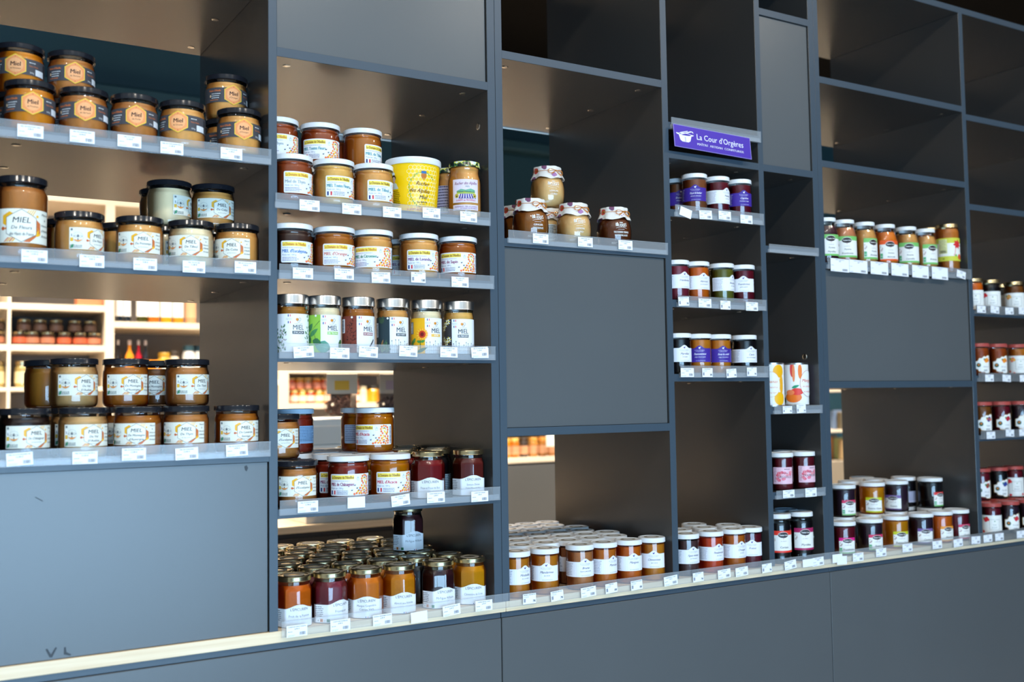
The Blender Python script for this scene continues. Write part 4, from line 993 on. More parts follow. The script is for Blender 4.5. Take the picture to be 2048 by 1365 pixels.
# second column, first shelf
g = 'white-lidded honey jars with honeycomb labels'
AB = lambda *a: lab_abeille(*a)
GR, TL, BL, OR, GN, PU_, VI, RD = (150, 160, 160), (50, 140, 150), (40, 110, 180), (210, 110, 80), (60, 140, 110), (120, 50, 120), (140, 40, 90), (200, 40, 60)
J(HJ, 'abeille', 'redamber', 'white', 583, 311, 0, 'c2a', 47, AB('Miel de Thym', GR, False), 'reddish thyme honey jar, front left on the shelf with the yellow tub', group=g)
J(HJ, 'abeille', 'yellowtan', 'white', 667, 320, 0, 'c2a', 46, AB('MIEL Toutes Fleurs', TL), 'crystallised wildflower honey jar, second in front on the tub shelf', group=g)
J(HJ, 'abeille', 'tan', 'white', 746, 328, 0, 'c2a', 52, AB('MIEL de Tilleul', TL), 'tan linden honey jar touching the yellow tub', group=g)
for px, py, f, a, lb, d in ((556, 236, 'redamber', 22, AB('Miel de Thym', GR, False), 'thyme honey jar cut by the upright, stacked on the tub shelf'), (640, 249, 'redamber', 12, AB('MIEL Toutes Fleurs', TL), 'dark amber wildflower honey jar stacked in the middle on the tub shelf'), (725, 259, 'amber', 74, AB('MIEL de Tilleul', TL), 'amber linden honey jar stacked right, label turned away')):
    J(HJ, 'abeille', f, 'white', px, py, 1, 'c2a', a, lb, d, group=g, z=Z['c2a']+.0975)
    J(HJ, 'abeille', f, 'white', px, py+88, 1, 'c2a', a, lb, 'second-row jar under the '+d.replace(' on the tub shelf', ''), group=g)
o = COL.objects
J('honey_jar', 'abeille', 'redamber', 'white', 672, 262, 2, 'c2a', -60, None, 'honey jar just showing between two stacked ones on the tub shelf', group=g, z=Z['c2a']+.0975)
J('honey_jar', 'abeille', 'redamber', 'white', 680, 340, 2, 'c2a', -60, None, 'third-row honey jar on the tub shelf, under another', group=g)
# second shelf
for px, py, f, a, s, c, fl, d in ((583, 451, 'darkbrown', 39, "MIEL d'Eucalyptus", BL, False, 'dark eucalyptus honey jar with white lid at the left end of the second shelf'), (668, 458, 'amber', 36, "MIEL d'Oranger", OR, False, 'orange-blossom honey jar with white lid, second column second shelf'), (745, 465, 'tan', 8, 'MIEL de Citronnier', GN, False, 'lemon-blossom honey jar with white lid, second column second shelf'),
     (837, 472, 'tan', 32, 'MIEL de Lavande', PU_, True, 'lavender honey jar with white lid and small French flag'), (915, 480, 'sapin', 6, 'MIEL de Sapin', VI, True, 'amber fir honey jar with white lid at the right end of the second shelf')):
    J(HJ, 'abeille', f, 'white', px, py, 0, 'c2b', a, AB(s, c, fl), d, group=g)
J(HJ, 'abeille', 'tan', 'white', 806, 484, 1, 'c2b', 25, AB('MIEL de Lavande', PU_), 'lavender honey jar peeking between two front jars in second row', group=g)
J(HJ, 'abeille', 'darkbrown', 'white', 600, 462, 1, 'c2b', 25, None, 'second-row honey jar behind the dark eucalyptus honey', group=g)
# yellow tub and lavender jar
def rtub(th, z): return .0505+(.0595-.0505)*min(max(z, 0), .118)/.118 if th is not None else .055
tub = tag(empty('honey_tub', (0, 0, 0)), 'large yellow plastic honey tub with white lid and honeycomb print', 'honey tub')
Yt = .012+.062; tub.location = (where(826, 313, Yt), Yt, Z['c2a']+.0002); tub.rotation_euler = (0, 0, face(tub.location.x, Yt))
link('body', lathe('tub', [(0, .001), (.046, .001), (.0485, 0), (.0503, .002), (.0506, .004), (.0592, .114), (.0592, .120), (0, .120)], 44), mat('yellow_plastic', sl((255, 204, 8)), .3), tub)
link('lid', lathe('tublid', [(.0596, .110), (.0614, .1102), (.0620, .1115), (.0620, .1215), (.0612, .1240), (.0596, .1245), (.057, .1243), (.0555, .122), (0, .122)], 48, smooth=40), LID['white'], tub)
a = Art('print')
for i in range(9):
    for j in range(12):
        u = 6+i*8.1+(4.05 if j % 2 else 0)-15; v = 6+j*8.6
        if u < 58 and v < 104: a.ring(u, v, 5.0, .75, 6, (250, 244, 190))
a.up(); rr = random.Random(4)
for i in range(70):
    t = radians(40+i*3.2); u = 22+31*cos(t); v = 52+38*sin(t); leaf(a, u, v, 3.4, 1.4, rr.uniform(0, 180), (110, 170, 80))
a.poly([(17, 94), (29, 94), (29, 82), (26, 76), (23, 74), (20, 76), (17, 82)], (210, 150, 40)); a.up(); a.rect(17.6, 88, 28.4, 93.4, (50, 110, 170))
for i in range(4): a.rect(18.4+i*2.6, 77.5+abs(i-1.5)*-1+1.5, 19.6+i*2.6, 87.4, (190, 50, 40))
a.text('Rucher', 20, 62, 8.5, (110, 40, 20), shear=.4, sx=.85, rot=-4, maxw=36, bold=.2); a.text('des Alpilles', 14, 47, 8.5, (110, 40, 20), shear=.4, sx=.85, rot=-4, maxw=50, bold=.2)
a.text('Miel', 22, 33, 8, (70, 40, 20), shear=.3, maxw=24, bold=.3); a.text('Ets BRUN', 20, 24, 4, (70, 50, 20), maxw=24, bold=.2); a.text('Apiculteurs', 21, 20, 2.4, (90, 70, 30), maxw=18)
a.text('La Petite Crau', 22, 14, 3.6, (220, 90, 50), maxw=28); a.text('St REMY de PROVENCE', 14, 8, 4.6, (220, 90, 50), maxw=58, bold=.2)
# small portrait and text block at the left
a.ell(-46, 80, 6.2, 7, (60, 40, 36), 16); a.ell(-46, 89, 4, 4, (214, 232, 236), 12); a.up(); a.ell(-45.4, 77, 4.2, 6, (226, 186, 156), 14); a.poly([(-56, 56), (-34, 56), (-39, 67), (-43, 70), (-49, 70), (-53, 67)], (214, 220, 206)); a.poly([(-47.5, 68), (-43.5, 68), (-44, 74), (-47, 74)], (220, 178, 150)); a.up(); a.rect(-47.5, 77.4, -46, 78, (50, 36, 30)); a.rect(-44.2, 77.4, -42.8, 78, (50, 36, 30)); a.rect(-46.4, 73.2, -44.2, 73.9, (180, 80, 70))
a.lines(-54, -30, 51, 9, 3.9, 1.5, (120, 90, 20), 6); a.lines(-50, -34, 13, 3, 3.5, 1.2, (150, 120, 20), 7)
link('print', a.mesh(rtub, du=4), None, tub)
a = Art('label'); PK = (222, 210, 228); a.rect(-30, 32, 31, 84, PK); a.rect(-30, 15, 31, 27, PK); a.up()
a.text('Rucher des Alpilles', 1, 72, 6.5, (130, 40, 70), shear=.3, maxw=52, rot=1, bold=.15); a.text('MIEL', 5, 66, 3.4, (60, 100, 60))
a.poly([(-20, 58), (-10, 62), (0, 60), (12, 63), (22, 60), (22, 54), (-20, 54)], (110, 170, 140)); a.rect(-20, 51, 22, 57, (190, 206, 90)); a.up(); a.poly([(-14, 46), (18, 46), (24, 40), (-20, 40)], (220, 214, 226)); a.up()
for i in range(7): a.poly([(-11+i*4.4, 52), (-9+i*4.4, 52), (-12+i*6.2, 41), (-16+i*6.2, 41)], (84, 70, 150))
for u in (-20, 21): a.ell(u, 47, 4.6, 5, (190, 170, 70), 10); a.up(); a.ell(u, 46, 1.6, 1.8, (60, 40, 30), 8)
a.text('MIEL DE PROVENCE', 2, 39.6, 2.4, (120, 60, 110), maxw=36, shear=0); a.text('St REMY de PROVENCE', 1, 35, 4, (214, 100, 110), maxw=44, bold=.1); a.text('INGRÉDIENTS : MIEL DE LAVANDE', 1, 21.5, 2.6, (130, 70, 110), maxw=52); a.text('ET FLEURS DE PROVENCE', 8, 17.5, 2.6, (130, 70, 110), maxw=38)
FL = bpy.data.materials.new('floral_lid_print'); FL.use_nodes = True; nt = FL.node_tree; b = nt.nodes['Principled BSDF']; b.inputs['Roughness'].default_value = .25
tc = nt.nodes.new('ShaderNodeTexCoord'); vo = nt.nodes.new('ShaderNodeTexNoise'); vo.inputs['Scale'].default_value = 90; cr = nt.nodes.new('ShaderNodeValToRGB'); cr.color_ramp.interpolation = 'CONSTANT'
els = [(0, (20, 34, 30)), (.42, (60, 100, 60)), (.5, (226, 214, 90)), (.58, (190, 214, 230)), (.66, (240, 240, 230))]
while len(cr.color_ramp.elements) < len(els): cr.color_ramp.elements.new(.5)
for e, (p, c) in zip(cr.color_ramp.elements, els): e.position = p; e.color = (*sl(c), 1)
nt.links.new(tc.outputs['Object'], vo.inputs[0]); nt.links.new(vo.outputs[0], cr.inputs[0]); nt.links.new(cr.outputs[0], b.inputs['Base Color'])
LID['floral'] = FL
J(HJ, 'alpine', 'tan', 'floral', 929, 326, 0, 'c2a', 3, a.mesh(rf('alpine')), 'creamy honey jar with lilac landscape label and floral lid', group='floral-lidded honey jars')
J(HJ, 'alpine', 'tan', 'floral', 912, 340, 1, 'c2a', 0, lab_plain('alpine', 20, 84, -40, 24, (206, 198, 222), 9, (90, 80, 110), 3, True), 'floral-lidded honey jar between the yellow tub and its lilac-labelled twin', group='floral-lidded honey jars')

# third shelf: silver lids
g = 'silver-lidded honey jars'
for px, py, f, a_, ds, d in ((583, 589, 'oldgold', 24, 'acacia', 'white wrap with sprigs of foliage at the left end'), (648, 593, 'pale', 32, 'tilleul', 'green and white wrap with large leaves'), (716, 596, 'amber', 39, 'sarrasin', 'brick-red and white wrap'), (784.5, 599, 'tan', 34, 'foret', 'dark green and white wrap with fir branches'), (851.5, 600, 'pale', 40, 'ete', 'yellow wrap with a sunflower'), (916.5, 602, 'yellowtan', 18, 'printemps', 'dark grey and white wrap with daisies and picket fence')):
    J(HJ, 'silver', f, 'silver', px, py, 0, 'c2c', a_, lab_wrap(ds), 'silver-lidded honey jar, '+d, group=g)

# fourth shelf
JJ = 'jam_jar'
J(HJ, 'honey', 'caramel', 'black', 592, 925, 0, 'c2d', 18, lab_hex("d'Eucalyptus"), 'black-lidded eucalyptus honey jar at the front left of the fourth shelf', group='black-lidded eucalyptus honeys')
J(HJ, 'honey', 'caramel', 'black', 558, 832, 1, 'c2d', 18, lab_hex("d'Eucalyptus"), 'black-lidded eucalyptus honey jar stacked and cut by the upright', group='black-lidded eucalyptus honeys', z=Z['c2d']+.0925)
J(HJ, 'honey', 'caramel', 'black', 560, 925, 1, 'c2d', 18, None, 'second-row black-lidded honey jar under the stacked one', group='black-lidded eucalyptus honeys')
J(HJ, 'abeille', 'rust', 'blue', 588, 822, 2, 'c2d', 40, lab_plain('abeille', 22, 60, -30, 34, (150, 182, 214), 10, (70, 90, 120), 4), 'red-brown honey jar with blue-tinted lid and pale blue text label, stacked behind', group='white-lidded honeys on the fourth shelf', z=Z['c2d']+.0975)
J(HJ, 'abeille', 'rust', 'white', 590, 912, 2, 'c2d', 0, None, 'third-row white-lidded jar under the blue-lidded one', group='white-lidded honeys on the fourth shelf')
g = 'white-lidded honeys on the fourth shelf'
CH = AB('MIEL de Châtaignier', VI); AC = AB("MIEL d'Acacia", RD)
J(HJ, 'abeille', 'rust', 'white', 696, 914, 0, 'c2d', 13, CH, 'dark red chestnut honey jar with white lid, front of the fourth shelf', group=g)
J(HJ, 'abeille', 'clear', 'white', 780, 910, 0, 'c2d', 26, AC, 'clear golden acacia honey jar in the front row of the fourth shelf', group=g)
J(HJ, 'abeille', 'rust', 'white', 664, 908, 1, 'c2d', 30, CH, 'second-row chestnut honey jar, seen left of the front one', group=g)
J(HJ, 'abeille', 'clear', 'white', 749, 905, 1, 'c2d', 10, AC, 'second-row acacia honey jar carrying the stacked one', group=g)
J(HJ, 'abeille', 'clear', 'white', 749, 821, 1, 'c2d', -9, AC, 'clear golden acacia honey jar stacked in front, label turned left', group=g, z=Z['c2d']+.0975)
J(HJ, 'abeille', 'clear', 'white', 719, 822, 2, 'c2d', -20, lab_plain('abeille', 18, 60, -24, 30, (206, 212, 228), 9, (110, 112, 140), 6), 'clear golden honey jar behind the stacked acacia honey, back label showing', group=g, z=Z['c2d']+.0975)
J(HJ, 'abeille', 'clear', 'white', 719, 905, 2, 'c2d', -20, None, 'third-row golden honey jar under the one with its back label showing', group=g)
for px, py, r_ in ((640, 905, 2), (612, 902, 3), (682, 901, 3), (655, 899, 4)):
    J(HJ, 'abeille', 'rust', 'white', px, py, r_, 'c2d', 0, None, 'white-lidded honey jar seen only by its lid, %s row, %s' % (ORD[r_], {640: 'behind the chestnut honeys', 612: 'left', 682: 'right', 655: 'back'}[px]), group=g)
g2 = 'gold-lidded octagonal jam jars on the fourth shelf'
J(JJ, 'octagon', 'strawberry', 'gold', 856, 905, 0, 'c2d', 8, lab_epi('Fraise et Fraise des Bois'), 'gold-lidded strawberry jam jar right of the acacia honey', 'jam jar', g2)
J(JJ, 'octagon', 'divine', 'gold', 939, 902, 0, 'c2d', 18, lab_epi('Saveurs Divines', 'Fraise Mara des Bois'), 'gold-lidded jam jar at the right end of the fourth shelf', 'jam jar', g2)
for i, (X, r_, f) in enumerate(((1.086, 1, 'black'), (1.008, 1, 'strawberry'), (1.128, 2, 'divine'), (1.047, 2, 'strawberry'), (1.086, 3, 'divine'), (1.008, 3, 'strawberry'), (1.128, 4, 'divine'), (1.047, 4, 'strawberry'), (1.086, 5, 'divine'), (1.008, 5, 'strawberry'))):
    X, Y = settle(X, .012+.0369+r_*.0745, .0369, Z['c2d'], .6792, 1.166, False)
    jar(JJ, 'octagon', f, 'gold', X, Y, Z['c2d']+.0002, 100 if i == 0 else 0, lab_plain('octagon', 2, 44, -40, 40, (180, 196, 206), 9, (70, 80, 90), 7) if i == 0 else None, 'gold-lidded jam jar behind the strawberry jam, %s row back, %s one' % (ORD[r_], ('right', 'left', 'right', 'middle', 'right', 'left', 'right', 'middle', 'right', 'left')[i]), 'jam jar', g2, True)

# worktop, second column: dense block of gold-lidded octagonal jars
g3 = 'gold-lidded octagonal jam jars on the worktop'
fr = [(588, 1151, 'orangejam', 18, lab_epi('Fruit de la Passion'), 'passion fruit'), (659, 1142, 'raspberry', 42, lab_epi('Framboise', '', True), 'dark pink raspberry'), (731, 1133, 'mango', 3, lab_epi('Mangue Gingembre', 'Citron Vert'), 'mango, ginger and lime'),
      (798, 1126, 'apricot', 18, lab_epi('Abricot aux Amandes'), 'apricot and almond'), (876, 1118, 'fig', 28, lab_epi('Mi-Figue Mi-Raisin', '', True), 'dark fig and grape'), (948, 1113, 'clementine', 14, lab_epi('Clémentine de Corse'), 'bright clementine')]
Xs = []
for px, py, f, a_, lb, d in fr:
    o = J(JJ, 'octagon', f, 'gold', px, py, 0, 'wood', a_, lb, d+' jam with gold lid in the front row on the worktop', 'jam jar', g3, seal=True); Xs.append(o.location.x)
rr = random.Random(5)
fills = ['orangejam', 'raspberry', 'mango', 'apricot', 'fig', 'clementine']
for r_ in range(1, 7):
    n = 6; Y = .012+.0365+r_*.0715
    for i in range(n):
        X = .728+.0795*i+(.0365 if r_ % 2 == 0 else .0)+(-.012 if r_ % 2 else 0)
        if X > 1.128: continue
        X += rr.uniform(-.002, .002); Yj = Y+rr.uniform(-.002, .002)
        f = 'black' if (r_ in (2, 3) and i == 0) or (r_ == 1 and i == 4) else fills[min(5, i)]
        jar(JJ, 'octagon', f, 'gold', max(X, .7185), Yj, Z['wood']+.0002, rr.uniform(0, 360), None, 'gold-lidded jam jar on the worktop, %s row from the front, %s from the left' % (ORD[r_], ORD[i]), 'jam jar', g3, True)
pt_ = at(819, 1100, .0)
zt = Z['wood']+.0992
def on_plane(px, py, z):
    d = R_*((px-1024)/FPX) - U_*((py-682.5)/FPX) + F_
    return CAM + d*((z-CAM.z)/d.z)
pp = on_plane(819, 1100, zt)
jar(JJ, 'octagon', 'fig', 'gold', pp.x, pp.y+.008, zt, 26, lab_epi('Mi-Figue Mi-Raisin', '', True), 'dark fig jam jar standing on top of the gold-lidded block', 'jam jar', 'gold-lidded octagonal jam jars on the worktop', True)

# ------------------------------------------------------------------ cloth-topped jars
CL = bpy.data.materials.new('printed_paper_cover'); CL.use_nodes = True; nt = CL.node_tree; b = nt.nodes['Principled BSDF']; b.inputs['Roughness'].default_value = .7
tc = nt.nodes.new('ShaderNodeTexCoord'); vo = nt.nodes.new('ShaderNodeTexVoronoi'); vo.inputs['Scale'].default_value = 46; vo.inputs['Randomness'].default_value = .75
nz = nt.nodes.new('ShaderNodeTexNoise'); nz.inputs['Scale'].default_value = 180
cmp = nt.nodes.new('ShaderNodeMath'); cmp.operation = 'ADD'; m2 = nt.nodes.new('ShaderNodeMath'); m2.operation = 'MULTIPLY'; m2.inputs[1].default_value = .25; lt = nt.nodes.new('ShaderNodeMath'); lt.operation = 'LESS_THAN'; lt.inputs[1].default_value = .46
cr = nt.nodes.new('ShaderNodeValToRGB'); cr.color_ramp.interpolation = 'CONSTANT'
els = [(0, (120, 70, 100)), (.25, (170, 120, 170)), (.45, (196, 70, 50)), (.6, (150, 170, 150)), (.8, (190, 120, 140))]
while len(cr.color_ramp.elements) < len(els): cr.color_ramp.elements.new(.5)
for e, (p, c) in zip(cr.color_ramp.elements, els): e.position = p; e.color = (*sl(c), 1)
mx = nt.nodes.new('ShaderNodeMix'); mx.data_type = 'RGBA'; mx.inputs['A'].default_value = (*sl((232, 226, 218)), 1)
L_ = nt.links.new
L_(tc.outputs['Object'], vo.inputs['Vector']); L_(tc.outputs['Object'], nz.inputs['Vector']); L_(nz.outputs[0], m2.inputs[0]); L_(vo.outputs['Distance'], cmp.inputs[0]); L_(m2.outputs[0], cmp.inputs[1]); L_(cmp.outputs[0], lt.inputs[0])
sp = nt.nodes.new('ShaderNodeSeparateColor'); L_(vo.outputs['Color'], sp.inputs[0]); L_(sp.outputs[0], cr.inputs[0])
m3 = nt.nodes.new('ShaderNodeMath'); m3.operation = 'MULTIPLY'; gt = nt.nodes.new('ShaderNodeMath'); gt.operation = 'GREATER_THAN'; gt.inputs[1].default_value = .35
L_(sp.outputs[1], gt.inputs[0]); L_(lt.outputs[0], m3.inputs[0]); L_(gt.outputs[0], m3.inputs[1]); L_(m3.outputs[0], mx.inputs[0]); L_(cr.outputs[0], mx.inputs['B']); L_(mx.outputs['Result'], b.inputs['Base Color'])
TW = mat('orange_raffia', sl((206, 120, 24)), .4)
def cover_mesh(seed):
    rr = random.Random(seed); n = 48; ph = [rr.uniform(0, 6.28) for _ in range(4)]
    prof = [(0, .1045), (.018, .1046), (.0300, .1042), (.0338, .1030), (.0346, .1010), (.0344, .096), (.0338, .0925), (.0345, .0895), (.0372, .084), (.0398, .078), (.0412, .0735), (.0402, .0738), (.0362, .084), (.0335, .0885)]
    V = [(0, 0, prof[0][1])]; F = []; rings = []
    for k, (r, z) in enumerate(prof[1:], 1):
        ring = []
        for i in range(n):
            t = 2*pi*i/n; a = 0 if k < 3 else .0006 if k < 7 else .0018*(k-6)/4 if k < 11 else .0018*(13-k)/3
            wv = sin(7*t+ph[0])+.6*sin(11*t+ph[1])
            sq = (abs(cos(2*t+ph[2]/4))-.6) if 8 <= k <= 12 else 0
            rr_ = r+a*wv; zz = z-(.0055*sq if k >= 8 else 0)+(.0006*wv if k > 7 else .0003*wv if k > 1 else 0)
            V.append((rr_*sin(t), -rr_*cos(t), zz)); ring.append(len(V)-1)
        rings.append(ring)
    for i in range(n): F.append((0, rings[0][i], rings[0][(i+1) % n]))
    for a, b in zip(rings, rings[1:]):
        for i in range(n): j = (i+1) % n; F.append((a[i], b[i], b[j], a[j]))
    return meshdata('cover', V, F, 32)
def tube(pts, r, seg=6, closed=False):
    V = []; F = []; n = len(pts); P = [Vector(p) for p in pts]
    for i, p in enumerate(P):
        a = P[(i-1) % n] if (i or closed) else P[0]; b = P[(i+1) % n] if (i < n-1 or closed) else P[-1]
        t = (b-a).normalized(); u = t.cross(Vector((0, 0, 1)));
        if u.length < .01: u = Vector((1, 0, 0))
        u.normalize(); v = t.cross(u)
        for k in range(seg): V.append(p+u*r*cos(2*pi*k/seg)+v*r*sin(2*pi*k/seg))
    for i in range(n if closed else n-1):
        for k in range(seg):
            a = i*seg+k; b = i*seg+(k+1) % seg; c = ((i+1) % n)*seg+(k+1) % seg; d = ((i+1) % n)*seg+k
            F.append((a, b, c, d))
    return V, F
def join(parts):
    V = []; F = []
    for v, f in parts:
        b = len(V); V += v; F += [tuple(i+b for i in q) for q in f]
    return V, F
def twine_mesh(seed):
    rr = random.Random(seed); parts = [tube([(.0352*sin(t), -.0352*cos(t), .0915+.0004*sin(3*t)) for t in [2*pi*i/40 for i in range(40)]], .0006, closed=True)]
    th0 = .25
    def loop(sg, L, h, dz):
        pts = []
        for i in range(13):
            t = i/12; s_ = sin(pi*t); a = th0+sg*L*s_*(1-.15*t); r = .0362+.004*s_
            pts.append((r*sin(a), -r*cos(a), .0915+h*sin(2*pi*t)*.5+dz*s_))
        return tube(pts, .00055)
    for d in (0, .0012): parts += [loop(-1, .58+d*40, .010, -.003), loop(1, .62+d*40, .010, -.006+d)]
    for sg, dz in ((-1, -.011), (1, -.014)):
        pts = [((.0362+.006*t)*sin(th0+sg*.38*t), -(.0362+.006*t)*cos(th0+sg*.38*t), .0915+dz*t) for t in [i/6 for i in range(7)]]; parts.append(tube(pts, .0007))
    parts.append(tube([(.037*sin(th0+q), -.037*cos(th0+q), .0915) for q in (-.05, 0, .05)], .0016))
    return meshdata('twine', *join(parts), 60)
_cv = [cover_mesh(1), cover_mesh(2)]; _tw = twine_mesh(1)
def bridges(px, py, row, z, ang, fill, n1, n2, label, i, lab=None):
    Y = .0555+row*.088; X = where(px, py, Y); t = empty('preserve_jar', (X, Y, z), face(X, Y)+radians(ang))
    link('glass', K['bridges']['g'], GLASS, t); link('filling', K['bridges']['c'], CM(fill), t); link('lid', K['bridges']['l'], LID['gold'], t)
    link('lettering', lab_bridges(n1, n2) if lab is None else lab, None, t); link('paper_cover', _cv[i % 2], CL, t); link('raffia_bow', _tw, TW, t)
    tag(t, label, 'preserve jar', 'paper-covered preserve jars')
z3 = Z['c3a']+.0002
bridges(1060, 401, 0, z3, 26, 'ginger', 'GINGER', 'PRESERVE', 'brown ginger preserve jar with printed paper cover, front left', 0)
bridges(1146, 408, 0, z3, 22, 'lemon', 'LEMON', 'CURD', 'pale lemon curd jar with paper cover, middle of the front row', 1)
bridges(1227, 415, 0, z3, 26, 'dundee', 'THE DUNDEE ORANGE', 'MARMALADE', 'dark orange marmalade jar with paper cover standing alone on the right', 0)
bridges(1033, 414, 1, z3, 26, 'ginger', 'GINGER', 'PRESERVE', 'ginger preserve jar half hidden by the upright in the second row', 1)
bridges(1097, 420, 1, z3, 0, 'lemon', 'LEMON', 'CURD', 'lemon curd jar with white text label behind, under the stacked one', 0, lab=lab_plain('bridges', 22, 62, -30, 26, (226, 224, 214), 11, (70, 70, 70), 5))
bridges(1094, 336, 1, z3+.1048, 22, 'lemon', 'LEMON', 'CURD', 'lemon curd jar with paper cover stacked on top', 1)

# ------------------------------------------------------------------ white-lidded jam jars, middle unit
g = 'white-lidded jam jars on the worktop, middle unit'
LC = lab_cour
for px, py, f, a_, lb, d in ((1031, 1098, 'mirabelle', 40, LC('Mirabelles', 'de Lorraine'), 'amber mirabelle jam jar at the left end of the middle worktop row'), (1089, 1095, 'mirabelle', 6, LC('Mandarines', 'de Sicile'), 'golden mandarin jam jar, second in the middle worktop row'), (1159, 1088, 'brune', 24, LC('Brume', 'brugnons, gelée de chose'), 'pinkish-brown jam jar in the middle worktop row'),
     (1206, 1083, 'maracuja', 46, LC('Maracuja'), 'orange passion fruit jam jar in the middle worktop row'), (1256, 1079, 'orangejam', 24, LC('Mangues'), 'orange mango jam jar in the middle worktop row'), (1304, 1074, 'mirabelle', 8, LC('Clémentines', 'de Corse'), 'clementine jam jar at the right end of the middle worktop row')):
    J(JJ, 'cour', f, 'white', px, py, 0, 'wood', a_, lb, d, 'jam jar', g, seal=True)
fl = ['mirabelle', 'mirabelle', 'brune', 'brune', 'orangejam', 'mirabelle', 'fig']
for r_ in range(1, 7):
    Y = .0455+r_*.0695
    for i in range(7):
        X = 1.245+.0674*i+(.026 if r_ % 2 == 0 else -.004)+rr.uniform(-.0012, .0012)
        if X > 1.634: continue
        jar(JJ, 'cour', fl[i] if r_ != 3 else 'fig', 'white', X, Y+rr.uniform(-.0015, .0015), Z['wood']+.0002, rr.uniform(-60, 60), LC('Brume', 'brugnons, gelée de chose') if (r_ == 1) else None, 'white-lidded jam jar in the packed middle block, %s row back, %s from left' % (ORD[r_], ORD[i]), 'jam jar', g, True)
g = 'white-lidded jam jars on the worktop, narrow column'
for px, py, f, a_, lb, d in ((1371, 1059, 'figpaste', 34, LC('Figues violettes', 'de Provence'), 'speckled brown fig jam jar, left end of the narrow column'), (1420, 1055, 'grapefruit', 40, LC('Pamplemousse', 'de Corse'), 'bright red grapefruit jam jar'), (1465, 1051, 'orange2', 42, LC('Oranges', 'amères'), 'amber orange jam jar beside the red grapefruit one'), (1503, 1047, 'crimson', 12, LC('Fraises'), 'dark red strawberry jam jar at the right end of the narrow column')):
    J(JJ, 'cour', f, 'white', px, py, 0, 'wood', a_, lb, d+', on the worktop', 'jam jar', g, seal=True)
for i, (px, py, r_, d) in enumerate(((1358, 1056, 1, 'leftmost in the second row'), (1408, 1053, 1, 'second in the second row'), (1456, 1049, 1, 'third in the second row'), (1492, 1045, 2, 'rightmost behind the strawberry one'), (1388, 1051, 2, 'left of the third row'), (1434.6, 1044, 3, 'rearmost'), (1470, 1045, 2, 'right of the third row'))):
    J(JJ, 'cour', ('figpaste', 'grapefruit', 'orange2', 'crimson')[i % 4], 'white', px, py, r_, 'wood', 20*i, None, 'white-lidded jam jar behind in the narrow column, '+d, 'jam jar', g, seal=True)
g = 'white-lidded jam jars in the narrow column'
for px, py, r_, sh, f, a_, lb, d in (
  (1388, 350, 0, 'c4b', 'brownjam', 4, LC('Un pot de bonheur', 'saveur chocolat', True), 'brown jam jar with purple label below the purple sign'),
  (1433, 355, 0, 'c4b', 'crimson', 52, LC('Maman', 'bonheur'), 'red jam jar with white label below the purple sign'),
  (1477, 360, 0, 'c4b', 'crimson', 24, LC('Cajoline', 'bonheur rouge', True), 'red jam jar with purple label at the right below the purple sign'),
  (1353, 360, 1, 'c4b', 'brownjam', 20, LC('Un pot de bonheur', 'saveur chocolat', True), 'brown jam jar half hidden at the left below the purple sign'),
  (1352, 523, 0, 'c4c', 'raspberry', 40, LC('Framboises'), 'raspberry jam jar cut by the upright, middle shelf of the narrow column'),
  (1391, 529, 0, 'c4c', 'orangejam', 34, LC('Abricots', 'du Roussillon'), 'orange apricot jam jar in the narrow column'),
  (1442, 530, 0, 'c4c', 'green', 62, LC('Rhubarbe', 'de Picardie'), 'olive green rhubarb jam jar'),
  (1488, 533, 0, 'c4c', 'crimson', 6, LC('Framboises', 'gelée pépins'), 'raspberry jam jar at the right end beside the green rhubarb one'),
  (1356, 668, 0, 'c4d', 'black', 28, LC('Myrtilles', 'sauvages'), 'black blueberry jam jar at the left of the lowest narrow shelf'),
  (1391, 670, 0, 'c4d', 'mirabelle', 4, LC('Passionnément', 'oranges, fruits de la passion', True), 'orange jam jar with purple label, left one of two'),
  (1433, 671, 0, 'c4d', 'mirabelle', 22, LC('Sous le soleil', 'oranges, citrons, mandarines', True), 'orange jam jar with purple label, right one of two'),
  (1492, 673, 0, 'c4d', 'black', 34, LC('Cassis', 'noir de Bourgogne'), 'black blackcurrant jam jar at the right of the lowest narrow shelf'),
  (1470, 676, 1, 'c4d', 'black', 60, LC('Cassis', 'noir de Bourgogne'), 'black jam jar half hidden behind the blackcurrant one')):
    J(JJ, 'cour', f, 'white', px, py, r_, sh, a_, lb, d, 'jam jar', g)

# ------------------------------------------------------------------ narrowest column
def can(px, py, ang, art, label):
    Y = .012+.0345; X = where(px, py, Y); t = tag(empty('food_tin', (X, Y, Z['c5b']+.0002), face(X, Y)+radians(ang)), label, 'tin', 'fruit tins')
    H = .118; pr = [(0, .002), (.0325, .002), (.0335, 0), (.0348, .0012), (.0348, .0028), (.0340, .0038), (.0340, .036)]
    z = .036
    for i in range(9): pr += [(.0340, z), (.0334, z+.0025), (.0340, z+.005)]; z += .005
    pr += [(.0340, H-.0038), (.0348, H-.0028), (.0348, H-.001), (.0338, H), (.0328, H-.001), (.0322, H-.004), (0, H-.004)]
    link('body', lathe('tin', pr, 36, smooth=30), LID['tin'], t)
    link('label', art, None, t)
def f_can(th, z): return .0341
a = Art('label'); a.rect(-100, 5, 100, 113, (240, 240, 236)); a.up()
for u, v, w_, h_, c in ((-24, 92, 24, 24, (246, 182, 20)), (22, 95, 22, 22, (242, 176, 16)), (-26, 26, 22, 26, (246, 190, 30)), (24, 22, 22, 22, (244, 182, 22)), (30, 60, 9, 34, (240, 170, 40))):
    a.ell(u, v, w_*.75, h_*.8, c, 18)
a.up(); a.ell(0, 60, 25, 34, (214, 140, 60), 28); a.up(); a.ell(0, 60, 24.2, 33.2, (240, 240, 236), 28); a.up()
